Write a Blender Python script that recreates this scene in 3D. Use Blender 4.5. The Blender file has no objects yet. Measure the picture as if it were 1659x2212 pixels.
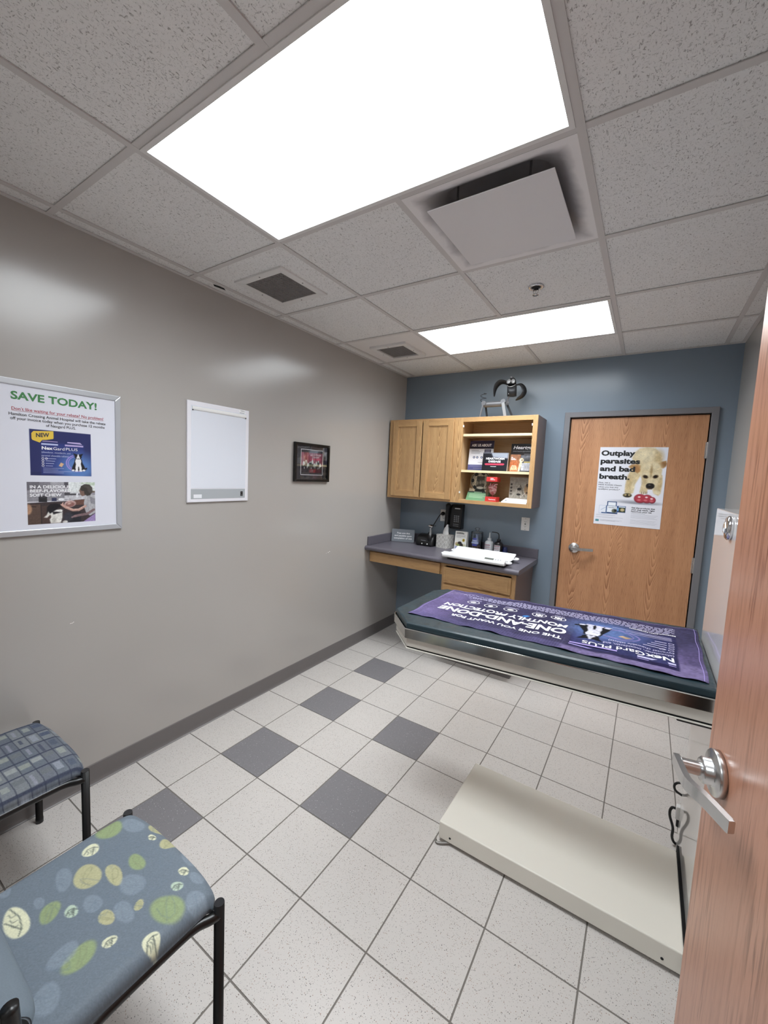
import bpy, bmesh, math, random
import numpy as np
from mathutils import Vector, Matrix, Euler

random.seed(4); rng = np.random.default_rng(4)
sc = bpy.context.scene
COL = sc.collection
PI = math.pi

# ---------------------------------------------------------------- camera, world, exposure, light strength
ROOM_W, ROOM_D, ROOM_H = 2.63, 2.976, 2.582      # x: left wall 0 .. right wall; y: front wall -0.60 .. back wall
FRONT = -0.60
cam_data = bpy.data.cameras.new('camera'); cam = bpy.data.objects.new('camera', cam_data); COL.objects.link(cam)
cam.location = (2.16921, -0.70699, 1.58734)
cam.rotation_euler = Euler((math.radians(84.6742), math.radians(-2.6370), math.radians(33.0752)), 'XYZ')
cam_data.sensor_fit = 'HORIZONTAL'; cam_data.sensor_width = 36.0
cam_data.lens = 876.9375 / 1659.0 * 36.0
cam_data.clip_start = 0.02
sc.camera = cam
PANEL_STRENGTH = 25.0
LENS_POWER = 1.0            # narrowing of the prismatic lenses
PANEL_COLOR = (0.90, 0.96, 1.0)
HALL_FILL_STRENGTH = 26.0  # strength of the added, unseen hall panel
vs = sc.view_settings
vs.view_transform = 'Standard'; vs.look = 'None'; vs.gamma = 1.0; vs.use_curve_mapping = False
vs.exposure = 0.0
world = bpy.data.worlds.new('world'); sc.world = world; world.use_nodes = True
world.node_tree.nodes['Background'].inputs[0].default_value = (0.5, 0.5, 0.52, 1)
world.node_tree.nodes['Background'].inputs[1].default_value = 0.05

# ---------------------------------------------------------------- colour + material helpers
def lin(c):
    if isinstance(c, str):
        c = c.lstrip('#'); c = tuple(int(c[i:i+2], 16) / 255 for i in (0, 2, 4))
    return tuple(x / 12.92 if x <= 0.04045 else ((x + 0.055) / 1.055) ** 2.4 for x in c[:3])

class NT:
    """small helper around a node tree"""
    def __init__(s, name):
        s.m = bpy.data.materials.new(name); s.m.use_nodes = True
        s.t = s.m.node_tree; s.b = s.t.nodes['Principled BSDF']
    def n(s, kind, **kw):
        nd = s.t.nodes.new(kind)
        for k, v in kw.items(): setattr(nd, k, v)
        return nd
    def put(s, sock, v):
        if hasattr(v, 'is_output') or isinstance(v, bpy.types.NodeSocket): s.t.links.new(v, sock)
        else:
            if isinstance(v, (tuple, list)) and len(v) == 3 and sock.type == 'RGBA': v = (*v, 1)
            sock.default_value = v
    def math(s, op, a, b=None, clamp=False):
        nd = s.n('ShaderNodeMath', operation=op, use_clamp=clamp); s.put(nd.inputs[0], a)
        if b is not None: s.put(nd.inputs[1], b)
        return nd.outputs[0]
    def mix(s, f, a, b):
        nd = s.n('ShaderNodeMix', data_type='RGBA'); s.put(nd.inputs[0], f); s.put(nd.inputs[6], a); s.put(nd.inputs[7], b)
        return nd.outputs[2]
    def coord(s, scale=(1, 1, 1), rot=(0, 0, 0)):
        tc = s.n('ShaderNodeTexCoord'); mp = s.n('ShaderNodeMapping'); s.t.links.new(tc.outputs['Object'], mp.inputs[0])
        mp.inputs['Scale'].default_value = scale; mp.inputs['Rotation'].default_value = rot
        return mp.outputs[0]
    def noise(s, vec, scale, detail=2, rough=0.5, dist=0.0):
        nd = s.n('ShaderNodeTexNoise'); s.put(nd.inputs['Vector'], vec); nd.inputs['Scale'].default_value = scale
        nd.inputs['Detail'].default_value = detail; nd.inputs['Roughness'].default_value = rough; nd.inputs['Distortion'].default_value = dist
        return nd.outputs[0]
    def ramp(s, v, lo, hi):
        nd = s.n('ShaderNodeMapRange'); s.put(nd.inputs[0], v); nd.inputs[1].default_value = lo; nd.inputs[2].default_value = hi
        nd.clamp = True
        return nd.outputs[0]
    def voro(s, vec, scale):
        nd = s.n('ShaderNodeTexVoronoi'); s.put(nd.inputs['Vector'], vec); nd.inputs['Scale'].default_value = scale
        return nd.outputs['Distance'], nd.outputs['Color']
    def bump(s, h, strength=0.2, dist=0.002):
        nd = s.n('ShaderNodeBump'); s.put(nd.inputs['Height'], h); nd.inputs['Strength'].default_value = strength; nd.inputs['Distance'].default_value = dist
        s.t.links.new(nd.outputs[0], s.b.inputs['Normal'])
    def set(s, color=None, rough=None, metal=None, spec=None, coat=None, coat_rough=None):
        if color is not None: s.put(s.b.inputs['Base Color'], color)
        if rough is not None: s.put(s.b.inputs['Roughness'], rough)
        if metal is not None: s.b.inputs['Metallic'].default_value = metal
        if spec is not None: s.b.inputs['Specular IOR Level'].default_value = spec
        if coat is not None: s.b.inputs['Coat Weight'].default_value = coat
        if coat_rough is not None: s.b.inputs['Coat Roughness'].default_value = coat_rough
        return s.m

def plain(name, color, rough=0.5, metal=0.0, spec=0.5, coat=None, grain=None, var=0.0):
    k = NT(name); c = lin(color)
    if var:
        v = k.noise(k.coord(), grain[0] if grain else 30, 3)
        c = k.mix(v, tuple(x * (1 - var) for x in c), tuple(min(1, x * (1 + var)) for x in c))
    if grain:
        k.bump(k.noise(k.coord(), grain[0], 2), grain[1], grain[2] if len(grain) > 2 else 0.001)
    return k.set(c, rough, metal, spec, coat)

def glassy(name, color=(1, 1, 1), rough=0.02, alpha_mix=0.85):
    k = NT(name); t = k.t
    tr = k.n('ShaderNodeBsdfTransparent'); tr.inputs[0].default_value = (*color, 1)
    gl = k.n('ShaderNodeBsdfGlossy'); gl.inputs['Roughness'].default_value = rough
    lw = k.n('ShaderNodeLayerWeight'); lw.inputs[0].default_value = 0.25
    f = k.math('ADD', k.math('MULTIPLY', lw.outputs['Fresnel'], 0.8), 1 - alpha_mix - 0.1, True)
    mx = k.n('ShaderNodeMixShader'); t.links.new(f, mx.inputs[0]); t.links.new(tr.outputs[0], mx.inputs[1]); t.links.new(gl.outputs[0], mx.inputs[2])
    t.links.new(mx.outputs[0], t.nodes['Material Output'].inputs[0])
    return k.m

def emitter(name, color, strength):
    k = NT(name)
    k.b.inputs['Base Color'].default_value = (0.8, 0.8, 0.8, 1); k.b.inputs['Roughness'].default_value = 0.4
    k.b.inputs['Emission Color'].default_value = (*color, 1)
    ge = k.n('ShaderNodeNewGeometry'); dt = k.n('ShaderNodeVectorMath', operation='DOT_PRODUCT')     # prismatic lens: less light at shallow angles
    k.t.links.new(ge.outputs['Incoming'], dt.inputs[0]); k.t.links.new(ge.outputs['Normal'], dt.inputs[1])
    k.put(k.b.inputs['Emission Strength'], k.math('MULTIPLY', k.math('POWER', k.math('MAXIMUM', dt.outputs['Value'], 0.0), LENS_POWER), strength))
    return k.m

def oak(name, light, dark, grain='z', across='x', cell=0.24, freq=26.0, rough=0.35, coat=0.15, contrast=0.75):
    """flat-sawn oak: cathedral figure along the grain plus fine dark pores"""
    k = NT(name)
    tc = k.n('ShaderNodeTexCoord'); sp = k.n('ShaderNodeSeparateXYZ'); k.t.links.new(tc.outputs['Object'], sp.inputs[0])
    ax = {'x': sp.outputs[0], 'y': sp.outputs[1], 'z': sp.outputs[2]}
    third = [c for c in 'xyz' if c not in (grain, across)][0]
    a = k.math('ADD', ax[across], k.math('MULTIPLY', ax[third], 0.7)); g = ax[grain]
    cb = k.n('ShaderNodeCombineXYZ'); k.put(cb.inputs[0], k.math('MULTIPLY', a, 5.0)); k.put(cb.inputs[1], k.math('MULTIPLY', g, 1.3))
    w1 = k.noise(cb.outputs[0], 1.0, 3)
    cb2 = k.n('ShaderNodeCombineXYZ'); k.put(cb2.inputs[0], k.math('MULTIPLY', a, 40.0)); k.put(cb2.inputs[1], k.math('MULTIPLY', g, 7.0))
    w2 = k.noise(cb2.outputs[0], 1.0, 2)
    aw = k.math('ADD', a, k.math('MULTIPLY', k.math('SUBTRACT', w1, 0.5), 0.13))
    pp = k.math('PINGPONG', aw, cell / 2)
    q = k.math('MULTIPLY', k.math('POWER', k.math('DIVIDE', pp, cell / 2), 1.6), 1.15)
    f = k.math('ADD', k.math('ADD', q, k.math('MULTIPLY', g, -0.62)), k.math('ADD', k.math('MULTIPLY', w1, 0.42), k.math('MULTIPLY', w2, 0.014)))
    saw = k.math('FRACT', k.math('MULTIPLY', f, freq / 2.2))
    cb4 = k.n('ShaderNodeCombineXYZ'); k.put(cb4.inputs[0], k.math('MULTIPLY', a, 22.0)); k.put(cb4.inputs[1], k.math('MULTIPLY', g, 2.2)); k.put(cb4.inputs[2], 3.7)
    fade = k.ramp(k.noise(cb4.outputs[0], 1.0, 2), 0.28, 0.62)
    line = k.math('MULTIPLY', k.math('POWER', saw, 1.7), k.math('ADD', k.math('MULTIPLY', fade, 0.75), 0.25))
    cb3 = k.n('ShaderNodeCombineXYZ'); k.put(cb3.inputs[0], k.math('MULTIPLY', a, 420.0)); k.put(cb3.inputs[1], k.math('MULTIPLY', g, 14.0))
    pore = k.ramp(k.noise(cb3.outputs[0], 1.0, 2), 0.52, 0.72)
    tone = k.noise(cb.outputs[0], 0.8, 1)
    fac = k.math('ADD', k.math('MULTIPLY', line, 0.85 * contrast), k.math('ADD', k.math('MULTIPLY', pore, 0.38 * contrast), k.math('MULTIPLY', k.math('SUBTRACT', tone, 0.5), 0.35)), True)
    c = k.mix(fac, lin(light), lin(dark))
    k.bump(pore, 0.12, 0.0006)
    return k.set(c, rough, 0, 0.5, coat, 0.25)

def oak_streaks(name, light, dark, grain='z', across='x', rough=0.3, coat=0.35):
    """plain-sliced oak seen close: irregular upright dark streaks and fine pores"""
    k = NT(name)
    tc = k.n('ShaderNodeTexCoord'); sp = k.n('ShaderNodeSeparateXYZ'); k.t.links.new(tc.outputs['Object'], sp.inputs[0])
    ax = {'x': sp.outputs[0], 'y': sp.outputs[1], 'z': sp.outputs[2]}
    def st(fa, fg, det, off=0.0, dist=0.0):
        cb = k.n('ShaderNodeCombineXYZ'); k.put(cb.inputs[0], k.math('MULTIPLY', ax[across], fa)); k.put(cb.inputs[1], k.math('MULTIPLY', ax[grain], fg)); k.put(cb.inputs[2], off)
        return k.noise(cb.outputs[0], 1.0, det, 0.55, dist)
    tone = st(7, 0.9, 2); area = k.ramp(st(14, 1.6, 2, 5.0), 0.42, 0.62)
    s1 = k.math('MULTIPLY', k.ramp(st(120, 5.0, 3, 1.0, 0.5), 0.49, 0.66), k.math('ADD', k.math('MULTIPLY', area, 0.75), 0.25))
    s2 = k.ramp(st(520, 26, 2, 2.0), 0.50, 0.78)
    fac = k.math('ADD', k.math('MULTIPLY', s1, 0.85), k.math('ADD', k.math('MULTIPLY', s2, 0.30), k.math('MULTIPLY', k.math('SUBTRACT', tone, 0.5), 0.5)), True)
    k.bump(s1, 0.08, 0.0005)
    return k.set(k.mix(fac, lin(light), lin(dark)), rough, 0, 0.5, coat, 0.22)

def attr_mat(name, rough=0.6, spec=0.3, coat=None, bump=None):
    k = NT(name); at = k.n('ShaderNodeAttribute', attribute_name='Col'); 
    if bump: k.bump(k.noise(k.coord(), bump[0], 3), bump[1], bump[2])
    return k.set(at.outputs['Color'], rough, 0, spec, coat)

# ---------------------------------------------------------------- mesh builder
class MB:
    """collects shapes into ONE mesh with material slots"""
    def __init__(s): s.v = []; s.f = []; s.mi = []; s.sm = []
    def add(s, vs, fs, m=0, smooth=False, T=None):
        o = len(s.v)
        for p in vs: s.v.append(tuple(T @ Vector(p)) if T is not None else tuple(p))
        for f in fs: s.f.append(tuple(i + o for i in f)); s.mi.append(m); s.sm.append(smooth)
        return s
    def bm(s, b, m=0, smooth=False, T=None):
        b.verts.index_update()
        s.add([v.co.copy() for v in b.verts], [[v.index for v in f.verts] for f in b.faces], m, smooth, T); b.free(); return s
    def box(s, x0, y0, z0, x1, y1, z1, m=0, bevel=0.0, seg=2, T=None):
        b = bmesh.new(); bmesh.ops.create_cube(b, size=1)
        for v in b.verts: v.co = Vector(((x0+x1)/2 + v.co.x*(x1-x0), (y0+y1)/2 + v.co.y*(y1-y0), (z0+z1)/2 + v.co.z*(z1-z0)))
        if bevel: bmesh.ops.bevel(b, geom=b.edges[:], offset=bevel, segments=seg, profile=0.5, affect='EDGES')
        bmesh.ops.recalc_face_normals(b, faces=b.faces[:])
        return s.bm(b, m, False, T)
    def prism(s, pts, z0, z1, m=0, axis='z', bevel=0.0, smooth=False, T=None, seg=2):
        """extrude a 2-D outline along an axis (x: pts=(y,z); y: pts=(x,z); z: pts=(x,y))"""
        b = bmesh.new()
        f3 = {'z': lambda p, t: (p[0], p[1], t), 'y': lambda p, t: (p[0], t, p[1]), 'x': lambda p, t: (t, p[0], p[1])}[axis]
        lo = [b.verts.new(f3(p, z0)) for p in pts]; hi = [b.verts.new(f3(p, z1)) for p in pts]
        n = len(pts)
        b.faces.new(lo); b.faces.new(hi[::-1])
        for i in range(n): b.faces.new((lo[i], hi[i], hi[(i+1) % n], lo[(i+1) % n]))
        if bevel:
            es = [e for e in b.edges if (e.verts[0] in hi) == (e.verts[1] in hi)]
            bmesh.ops.bevel(b, geom=es, offset=bevel, segments=seg, profile=0.5, affect='EDGES')
        bmesh.ops.recalc_face_normals(b, faces=b.faces[:])
        return s.bm(b, m, smooth, T)
    def lathe(s, prof, c=(0, 0, 0), axis='z', seg=32, m=0, smooth=True, T=None, cap=True):
        vs, fs = [], []
        ax = {'z': lambda r, h, a: (r*math.cos(a), r*math.sin(a), h), 'y': lambda r, h, a: (r*math.cos(a), h, -r*math.sin(a)), 'x': lambda r, h, a: (h, r*math.cos(a), r*math.sin(a))}[axis]
        for r, h in prof:
            for i in range(seg):
                p = ax(r, h, 2*PI*i/seg); vs.append((p[0]+c[0], p[1]+c[1], p[2]+c[2]))
        for j in range(len(prof)-1):
            for i in range(seg):
                a, b_ = j*seg+i, j*seg+(i+1) % seg
                fs.append((a, b_, b_+seg, a+seg))
        if cap:
            fs.append(tuple(range(seg))[::-1]); fs.append(tuple(range((len(prof)-1)*seg, len(prof)*seg)))
        return s.add(vs, fs, m, smooth, T)
    def cyl(s, p0, p1, r, m=0, seg=20, r1=None, smooth=True, T=None):
        p0, p1 = Vector(p0), Vector(p1); d = p1-p0; q = Vector((0, 0, 1)).rotation_difference(d.normalized()).to_matrix()
        r1 = r if r1 is None else r1; vs = []; fs = []
        for rr, p in ((r, p0), (r1, p1)):
            for i in range(seg): vs.append(q @ Vector((rr*math.cos(2*PI*i/seg), rr*math.sin(2*PI*i/seg), 0)) + p)
        for i in range(seg): fs.append((i, (i+1) % seg, (i+1) % seg+seg, i+seg))
        s.add(vs, fs, m, smooth, T); s.add(vs[:seg], [tuple(range(seg))[::-1]], m, False, T); s.add(vs[seg:], [tuple(range(seg))], m, False, T)
        return s
    def tube(s, pts, r, m=0, seg=10, T=None, taper=None, flat=None):
        """tube along a smoothed path"""
        P = [Vector(p) for p in pts]; vs = []; fs = []; n = len(P); up = Vector((0, 0, 1)); prev = None
        for i, p in enumerate(P):
            d = (P[min(i+1, n-1)] - P[max(i-1, 0)]).normalized()
            if prev is None:
                u = d.cross(up); u = d.cross(Vector((1, 0, 0))) if u.length < 1e-3 else u
            else: u = prev - d*prev.dot(d)
            u.normalize(); w = d.cross(u); prev = u
            rr = r*(taper[i] if taper else 1)
            for k in range(seg):
                a = 2*PI*k/seg; vs.append(p + (u*math.cos(a)*(flat or 1) + w*math.sin(a))*rr)
        for i in range(n-1):
            for k in range(seg):
                a, b_ = i*seg+k, i*seg+(k+1) % seg; fs.append((a, b_, b_+seg, a+seg))
        fs.append(tuple(range(seg))[::-1]); fs.append(tuple(range((n-1)*seg, n*seg)))
        return s.add(vs, fs, m, True, T)
    def sphere(s, c, r, m=0, sub=3, scale=(1, 1, 1), T=None):
        b = bmesh.new(); bmesh.ops.create_icosphere(b, subdivisions=sub, radius=r)
        for v in b.verts: v.co = Vector((v.co.x*scale[0]+c[0], v.co.y*scale[1]+c[1], v.co.z*scale[2]+c[2]))
        return s.bm(b, m, True, T)
    def frame(s, x0, z0, x1, z1, w, y0, y1, m=0, axis='y', bevel=0.0):
        """four mitred bars round a rectangle in the plane across axis"""
        o = [(x0, z0), (x1, z0), (x1, z1), (x0, z1)]; i_ = [(x0+w, z0+w), (x1-w, z0+w), (x1-w, z1-w), (x0+w, z1-w)]
        for k in range(4):
            j = (k+1) % 4; s.prism([o[k], o[j], i_[j], i_[k]], y0, y1, m, axis, bevel)
        return s
    def mesh(s, name, mats):
        me = bpy.data.meshes.new(name); me.from_pydata(s.v, [], s.f)
        for m in mats: me.materials.append(m)
        me.polygons.foreach_set('material_index', s.mi); me.polygons.foreach_set('use_smooth', s.sm)
        me.update(); return me

def smooth_path(pts, n=6):
    P = [Vector(p) for p in pts]; out = []
    for i in range(len(P)-1):
        p0, p1, p2, p3 = P[max(i-1, 0)], P[i], P[i+1], P[min(i+2, len(P)-1)]
        for k in range(n):
            t = k/n; out.append(0.5*((2*p1) + (p2-p0)*t + (2*p0-5*p1+4*p2-p3)*t*t + (3*p1-p0-3*p2+p3)*t**3))
    out.append(P[-1]); return out

# ---------------------------------------------------------------- objects
def tag(o, label, cat, group=None, kind=None):
    if label: o['label'] = label
    if cat: o['category'] = cat
    if group: o['group'] = group
    if kind: o['kind'] = kind
    return o
def thing(name, label, cat, loc=(0, 0, 0), rot=(0, 0, 0), group=None, kind=None):
    o = bpy.data.objects.new(name, None); COL.objects.link(o); o.empty_display_size = 0.05
    o.location = loc; o.rotation_euler = rot
    return tag(o, label, cat, group, kind)
def obj(name, mb, mats, parent=None, local=False, label=None):
    """one mesh object. parent given: a part (world coordinates unless local)."""
    if not isinstance(mats, (list, tuple)): mats = [mats]
    me = mb if isinstance(mb, bpy.types.Mesh) else mb.mesh(name, mats)
    o = bpy.data.objects.new(name, me); COL.objects.link(o)
    if parent is not None:
        o.parent = parent
        if not local:
            o.matrix_parent_inverse = world_of(parent).inverted()
    if label: o['label'] = label
    return o
def world_of(o):
    M = Matrix.LocRotScale(o.location, o.rotation_euler, o.scale)
    if o.parent is not None: M = world_of(o.parent) @ o.matrix_parent_inverse @ M
    return M
def top(name, mb, mats, label, cat, group=None):
    """a thing that is one mesh; its origin goes to its base"""
    if not isinstance(mats, (list, tuple)): mats = [mats]
    me = mb if isinstance(mb, bpy.types.Mesh) else mb.mesh(name, mats)
    a = np.empty(len(me.vertices)*3); me.vertices.foreach_get('co', a); a = a.reshape(-1, 3)
    c = Vector((*(a[:, :2].min(0)+a[:, :2].max(0))/2, a[:, 2].min()))
    me.transform(Matrix.Translation(-c))
    o = bpy.data.objects.new(name, me); COL.objects.link(o); o.location = c
    return tag(o, label, cat, group)
def struct(name, mb, mats, label=None, parent=None):
    o = obj(name, mb, mats, parent)
    if parent is None: o['kind'] = 'structure'
    if label: o['label'] = label
    return o

# ---------------------------------------------------------------- lettering and printed artwork
_text_cache = {}
def glyphs(s, bold=0.0, shear=0.0):
    key = (s, bold, shear)
    if key in _text_cache: return _text_cache[key]
    cu = bpy.data.curves.new('lettering', 'FONT'); cu.body = s; cu.size = 1.0; cu.offset = bold; cu.shear = shear; cu.resolution_u = 3
    o = bpy.data.objects.new('lettering', cu); me = bpy.data.meshes.new_from_object(o)
    a = np.empty(len(me.vertices)*3); me.vertices.foreach_get('co', a); v = a.reshape(-1, 3)[:, :2].copy()
    f = [tuple(p.vertices) for p in me.polygons]
    bpy.data.objects.remove(o); bpy.data.curves.remove(cu); bpy.data.meshes.remove(me)
    _text_cache[key] = (v, f); return v, f
def write(mb, s, x0, x1, base, cap, mapf, m=0, bold=0.0, shear=0.0, align='fit'):
    """lettering from x0 to x1 on a base line with capital height cap, sent through mapf(x, y) -> 3-D point"""
    v, f = glyphs(s, bold, shear)
    if not len(v): return
    k = cap/0.729
    lo, hi = v[:, 0].min(), v[:, 0].max(); w = (hi-lo)
    if align == 'fit': kx = (x1-x0)/w; ox = x0
    elif align == 'left': kx = k; ox = x0
    elif align == 'center': kx = k; ox = (x0+x1)/2 - w*k/2
    mb.add([mapf(ox+(p[0]-lo)*kx, base+p[1]*k) for p in v], f, m)
def quad2(mb, pts, mapf, m=0):
    mb.add([mapf(*p) for p in pts], [tuple(range(len(pts)))], m)
def rect2(mb, x0, y0, x1, y1, mapf, m=0): quad2(mb, [(x0, y0), (x1, y0), (x1, y1), (x0, y1)], mapf, m)
def disc2(mb, cx, cy, rx, ry, mapf, m=0, n=20): quad2(mb, [(cx+rx*math.cos(2*PI*i/n), cy+ry*math.sin(2*PI*i/n)) for i in range(n)], mapf, m)
def ring2(mb, cx, cy, rx, ry, w, mapf, m=0, n=24):
    for i in range(n):
        a, b = 2*PI*i/n, 2*PI*(i+1)/n
        quad2(mb, [(cx+rx*math.cos(a), cy+ry*math.sin(a)), (cx+rx*math.cos(b), cy+ry*math.sin(b)), (cx+(rx-w)*math.cos(b), cy+(ry-w)*math.sin(b)), (cx+(rx-w)*math.cos(a), cy+(ry-w)*math.sin(a))], mapf, m)

class Canvas:
    """a printed picture as a fine grid of coloured points (colour attribute on a mesh)"""
    clip = None
    def window(s, x0=None, y0=None, x1=None, y1=None):
        s.clip = None if x0 is None else ((s.X >= x0) & (s.X <= x1) & (s.Y >= y0) & (s.Y <= y1)).astype(float)
    def __init__(s, W, H, res, color):
        s.W, s.H = W, H; s.nx = max(2, int(round(W/res))); s.ny = max(2, int(round(H/res)))
        s.X, s.Y = np.meshgrid(np.linspace(0, W, s.nx+1), np.linspace(0, H, s.ny+1)); s.res = res
        s.c = np.zeros(s.X.shape+(3,)); s.c[:] = s.rgb(color)
    def rgb(s, c):
        if isinstance(c, str): c = c.lstrip('#'); c = tuple(int(c[i:i+2], 16)/255 for i in (0, 2, 4))
        return np.array(c, float)
    def put(s, a, color):
        a = np.clip(a, 0, 1)[..., None]
        if s.clip is not None: a = a*s.clip[..., None]
        s.c = s.c*(1-a) + (s.rgb(color) if not isinstance(color, np.ndarray) or color.ndim == 1 else color)*a
    def rect(s, x0, y0, x1, y1, color, alpha=1.0):
        e = s.res*0.6
        a = np.clip((s.X-x0)/e+.5, 0, 1)*np.clip((x1-s.X)/e+.5, 0, 1)*np.clip((s.Y-y0)/e+.5, 0, 1)*np.clip((y1-s.Y)/e+.5, 0, 1); s.put(a*alpha, color)
    def ell(s, cx, cy, rx, ry, color, rot=0.0, soft=None, alpha=1.0, wob=0.0, power=2.0):
        dx, dy = s.X-cx, s.Y-cy; c, n = math.cos(rot), math.sin(rot)
        u, v = (dx*c+dy*n)/rx, (-dx*n+dy*c)/ry
        if wob: 
            t = np.arctan2(v, u); k = 1+wob*np.sin(2*t+cx*90)+wob*.6*np.sin(3*t+cy*70); u, v = u/k, v/k
        r = (np.abs(u)**power+np.abs(v)**power)**(1/power); e = soft if soft is not None else s.res/min(rx, ry)
        s.put(np.clip((1-r)/e+.5, 0, 1)*alpha, color)
    def ell2(s, cx, cy, A, B, color, soft=0.15, alpha=1.0, wob=0.0, ph=0.0):
        det = A[0]*B[1]-A[1]*B[0]; dx, dy = s.X-cx, s.Y-cy
        u, v = (dx*B[1]-dy*B[0])/det, (A[0]*dy-A[1]*dx)/det
        t = np.arctan2(v, u); k = 1+wob*np.sin(2*t+ph)+wob*.6*np.sin(3*t+2*ph)
        s.put(np.clip((1-np.hypot(u, v)/k)/soft+.5, 0, 1)*alpha, color)
    def poly(s, pts, color, soft=None, alpha=1.0):
        P = np.array(pts, float); n = len(P); ins = np.zeros(s.X.shape, bool); d = np.full(s.X.shape, 1e9)
        for i in range(n):
            (x0, y0), (x1, y1) = P[i], P[(i+1) % n]
            if y0 != y1:
                c = ((y0 > s.Y) != (y1 > s.Y)) & (s.X < (x1-x0)*(s.Y-y0)/(y1-y0)+x0); ins ^= c
            L = (x1-x0)**2+(y1-y0)**2+1e-12; t = np.clip(((s.X-x0)*(x1-x0)+(s.Y-y0)*(y1-y0))/L, 0, 1)
            d = np.minimum(d, np.hypot(s.X-x0-t*(x1-x0), s.Y-y0-t*(y1-y0)))
        e = soft or s.res; s.put(np.clip(np.where(ins, d, -d)/e+.5, 0, 1)*alpha, color)
    def line(s, pts, w, color, alpha=1.0):
        d = np.full(s.X.shape, 1e9)
        for (x0, y0), (x1, y1) in zip(pts[:-1], pts[1:]):
            L = (x1-x0)**2+(y1-y0)**2+1e-12; t = np.clip(((s.X-x0)*(x1-x0)+(s.Y-y0)*(y1-y0))/L, 0, 1)
            d = np.minimum(d, np.hypot(s.X-x0-t*(x1-x0), s.Y-y0-t*(y1-y0)))
        s.put(np.clip((w/2-d)/s.res+.5, 0, 1)*alpha, color)
    def mottle(s, amount, cells, mask=None):
        """soft irregular fur / cloth variation"""
        g = rng.normal(0, 1, (int(s.H/cells)+3, int(s.W/cells)+3)); fx, fy = s.X/cells, s.Y/cells; i, j = fx.astype(int), fy.astype(int); u, v = fx-i, fy-j
        u, v = u*u*(3-2*u), v*v*(3-2*v)
        n = g[j, i]*(1-u)*(1-v)+g[j, i+1]*u*(1-v)+g[j+1, i]*(1-u)*v+g[j+1, i+1]*u*v
        if mask is not None: n = n*mask
        if s.clip is not None: n = n*s.clip
        s.c = np.clip(s.c*(1+amount*n[..., None]), 0, 1)
    def grid(s, name, mapf, mat):
        vs = [mapf(x, y) for x, y in zip(s.X.ravel(), s.Y.ravel())]; nx = s.nx+1
        fs = [(j*nx+i, j*nx+i+1, (j+1)*nx+i+1, (j+1)*nx+i) for j in range(s.ny) for i in range(s.nx)]
        me = bpy.data.meshes.new(name); me.from_pydata(vs, [], fs); me.materials.append(mat)
        at = me.color_attributes.new('Col', 'FLOAT_COLOR', 'POINT')
        c = s.c.reshape(-1, 3); l = np.where(c <= 0.04045, c/12.92, ((c+0.055)/1.055)**2.4)
        at.data.foreach_set('color', np.concatenate([l, np.ones((len(l), 1))], 1).astype(np.float32).ravel())
        me.polygons.foreach_set('use_smooth', [True]*len(fs)); me.update(); return me
# ---------------------------------------------------------------- materials of the room
def paint_mat(name, color, rough):
    k = NT(name); v = k.noise(k.coord(), 1.3, 2); c = lin(color)
    col = k.mix(v, tuple(x*0.97 for x in c), tuple(x*1.03 for x in c))
    k.bump(k.noise(k.coord(), 260, 2), 0.06, 0.0006)
    return k.set(col, rough, 0, 0.7)
M_taupe = paint_mat('taupe wall paint', '#b1aca7', 0.20)
M_blue = paint_mat('slate blue wall paint', '#7c8a98', 0.26)
M_scuff = plain('white scuff', '#f2efea', 0.7)
M_base = plain('grey vinyl baseboard', '#6f6a69', 0.38)
M_white = plain('white enamel', '#e4e2e0', 0.35)
M_whitep = plain('white plastic', '#e9e8e6', 0.38)
M_black = plain('black plastic', '#121214', 0.35)
M_blackm = plain('black powder coated steel', '#0d0d0e', 0.33)
M_dark = plain('dark void', '#141417', 0.8)
M_chrome = plain('chrome', '#d8d8da', 0.12, 1.0)
M_nickel = plain('satin nickel', '#cfcfcf', 0.27, 1.0)
M_frame = plain('grey painted steel frame', '#77767a', 0.42)
M_grid = plain('ceiling grid paint', '#d2cecc', 0.5)

def ceiling_tile_mat():
    k = NT('fissured ceiling tile')
    d = k.noise(k.coord((1, 1, 1)), 6, 1)
    f1 = k.noise(k.coord((225, 95, 90), (0, 0, 0.5)), 1.0, 2, 0.55, 0.9)
    f2 = k.noise(k.coord((105, 225, 90), (0, 0, 0.3)), 1.0, 2, 0.5, 0.9)
    a = k.ramp(f1, 0.60, 0.70); b = k.ramp(f2, 0.625, 0.72)
    pin = k.ramp(k.noise(k.coord(), 330, 1), 0.66, 0.76)
    m = k.math('MAXIMUM', k.math('MAXIMUM', a, k.math('MULTIPLY', b, 0.9)), k.math('MULTIPLY', pin, 0.5))
    base = k.mix(d, lin('#ecebea'), lin('#f2f1f0'))
    k.bump(m, 0.5, -0.002)
    return k.set(k.mix(k.math('MULTIPLY', m, 0.72), base, lin('#86807d')), 0.85, 0, 0.2)
M_ctile = ceiling_tile_mat()
M_ctile_plain = plain('painted ceiling panel', '#e6e2e0', 0.75, grain=(180, 0.15, 0.001), var=0.02)

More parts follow.
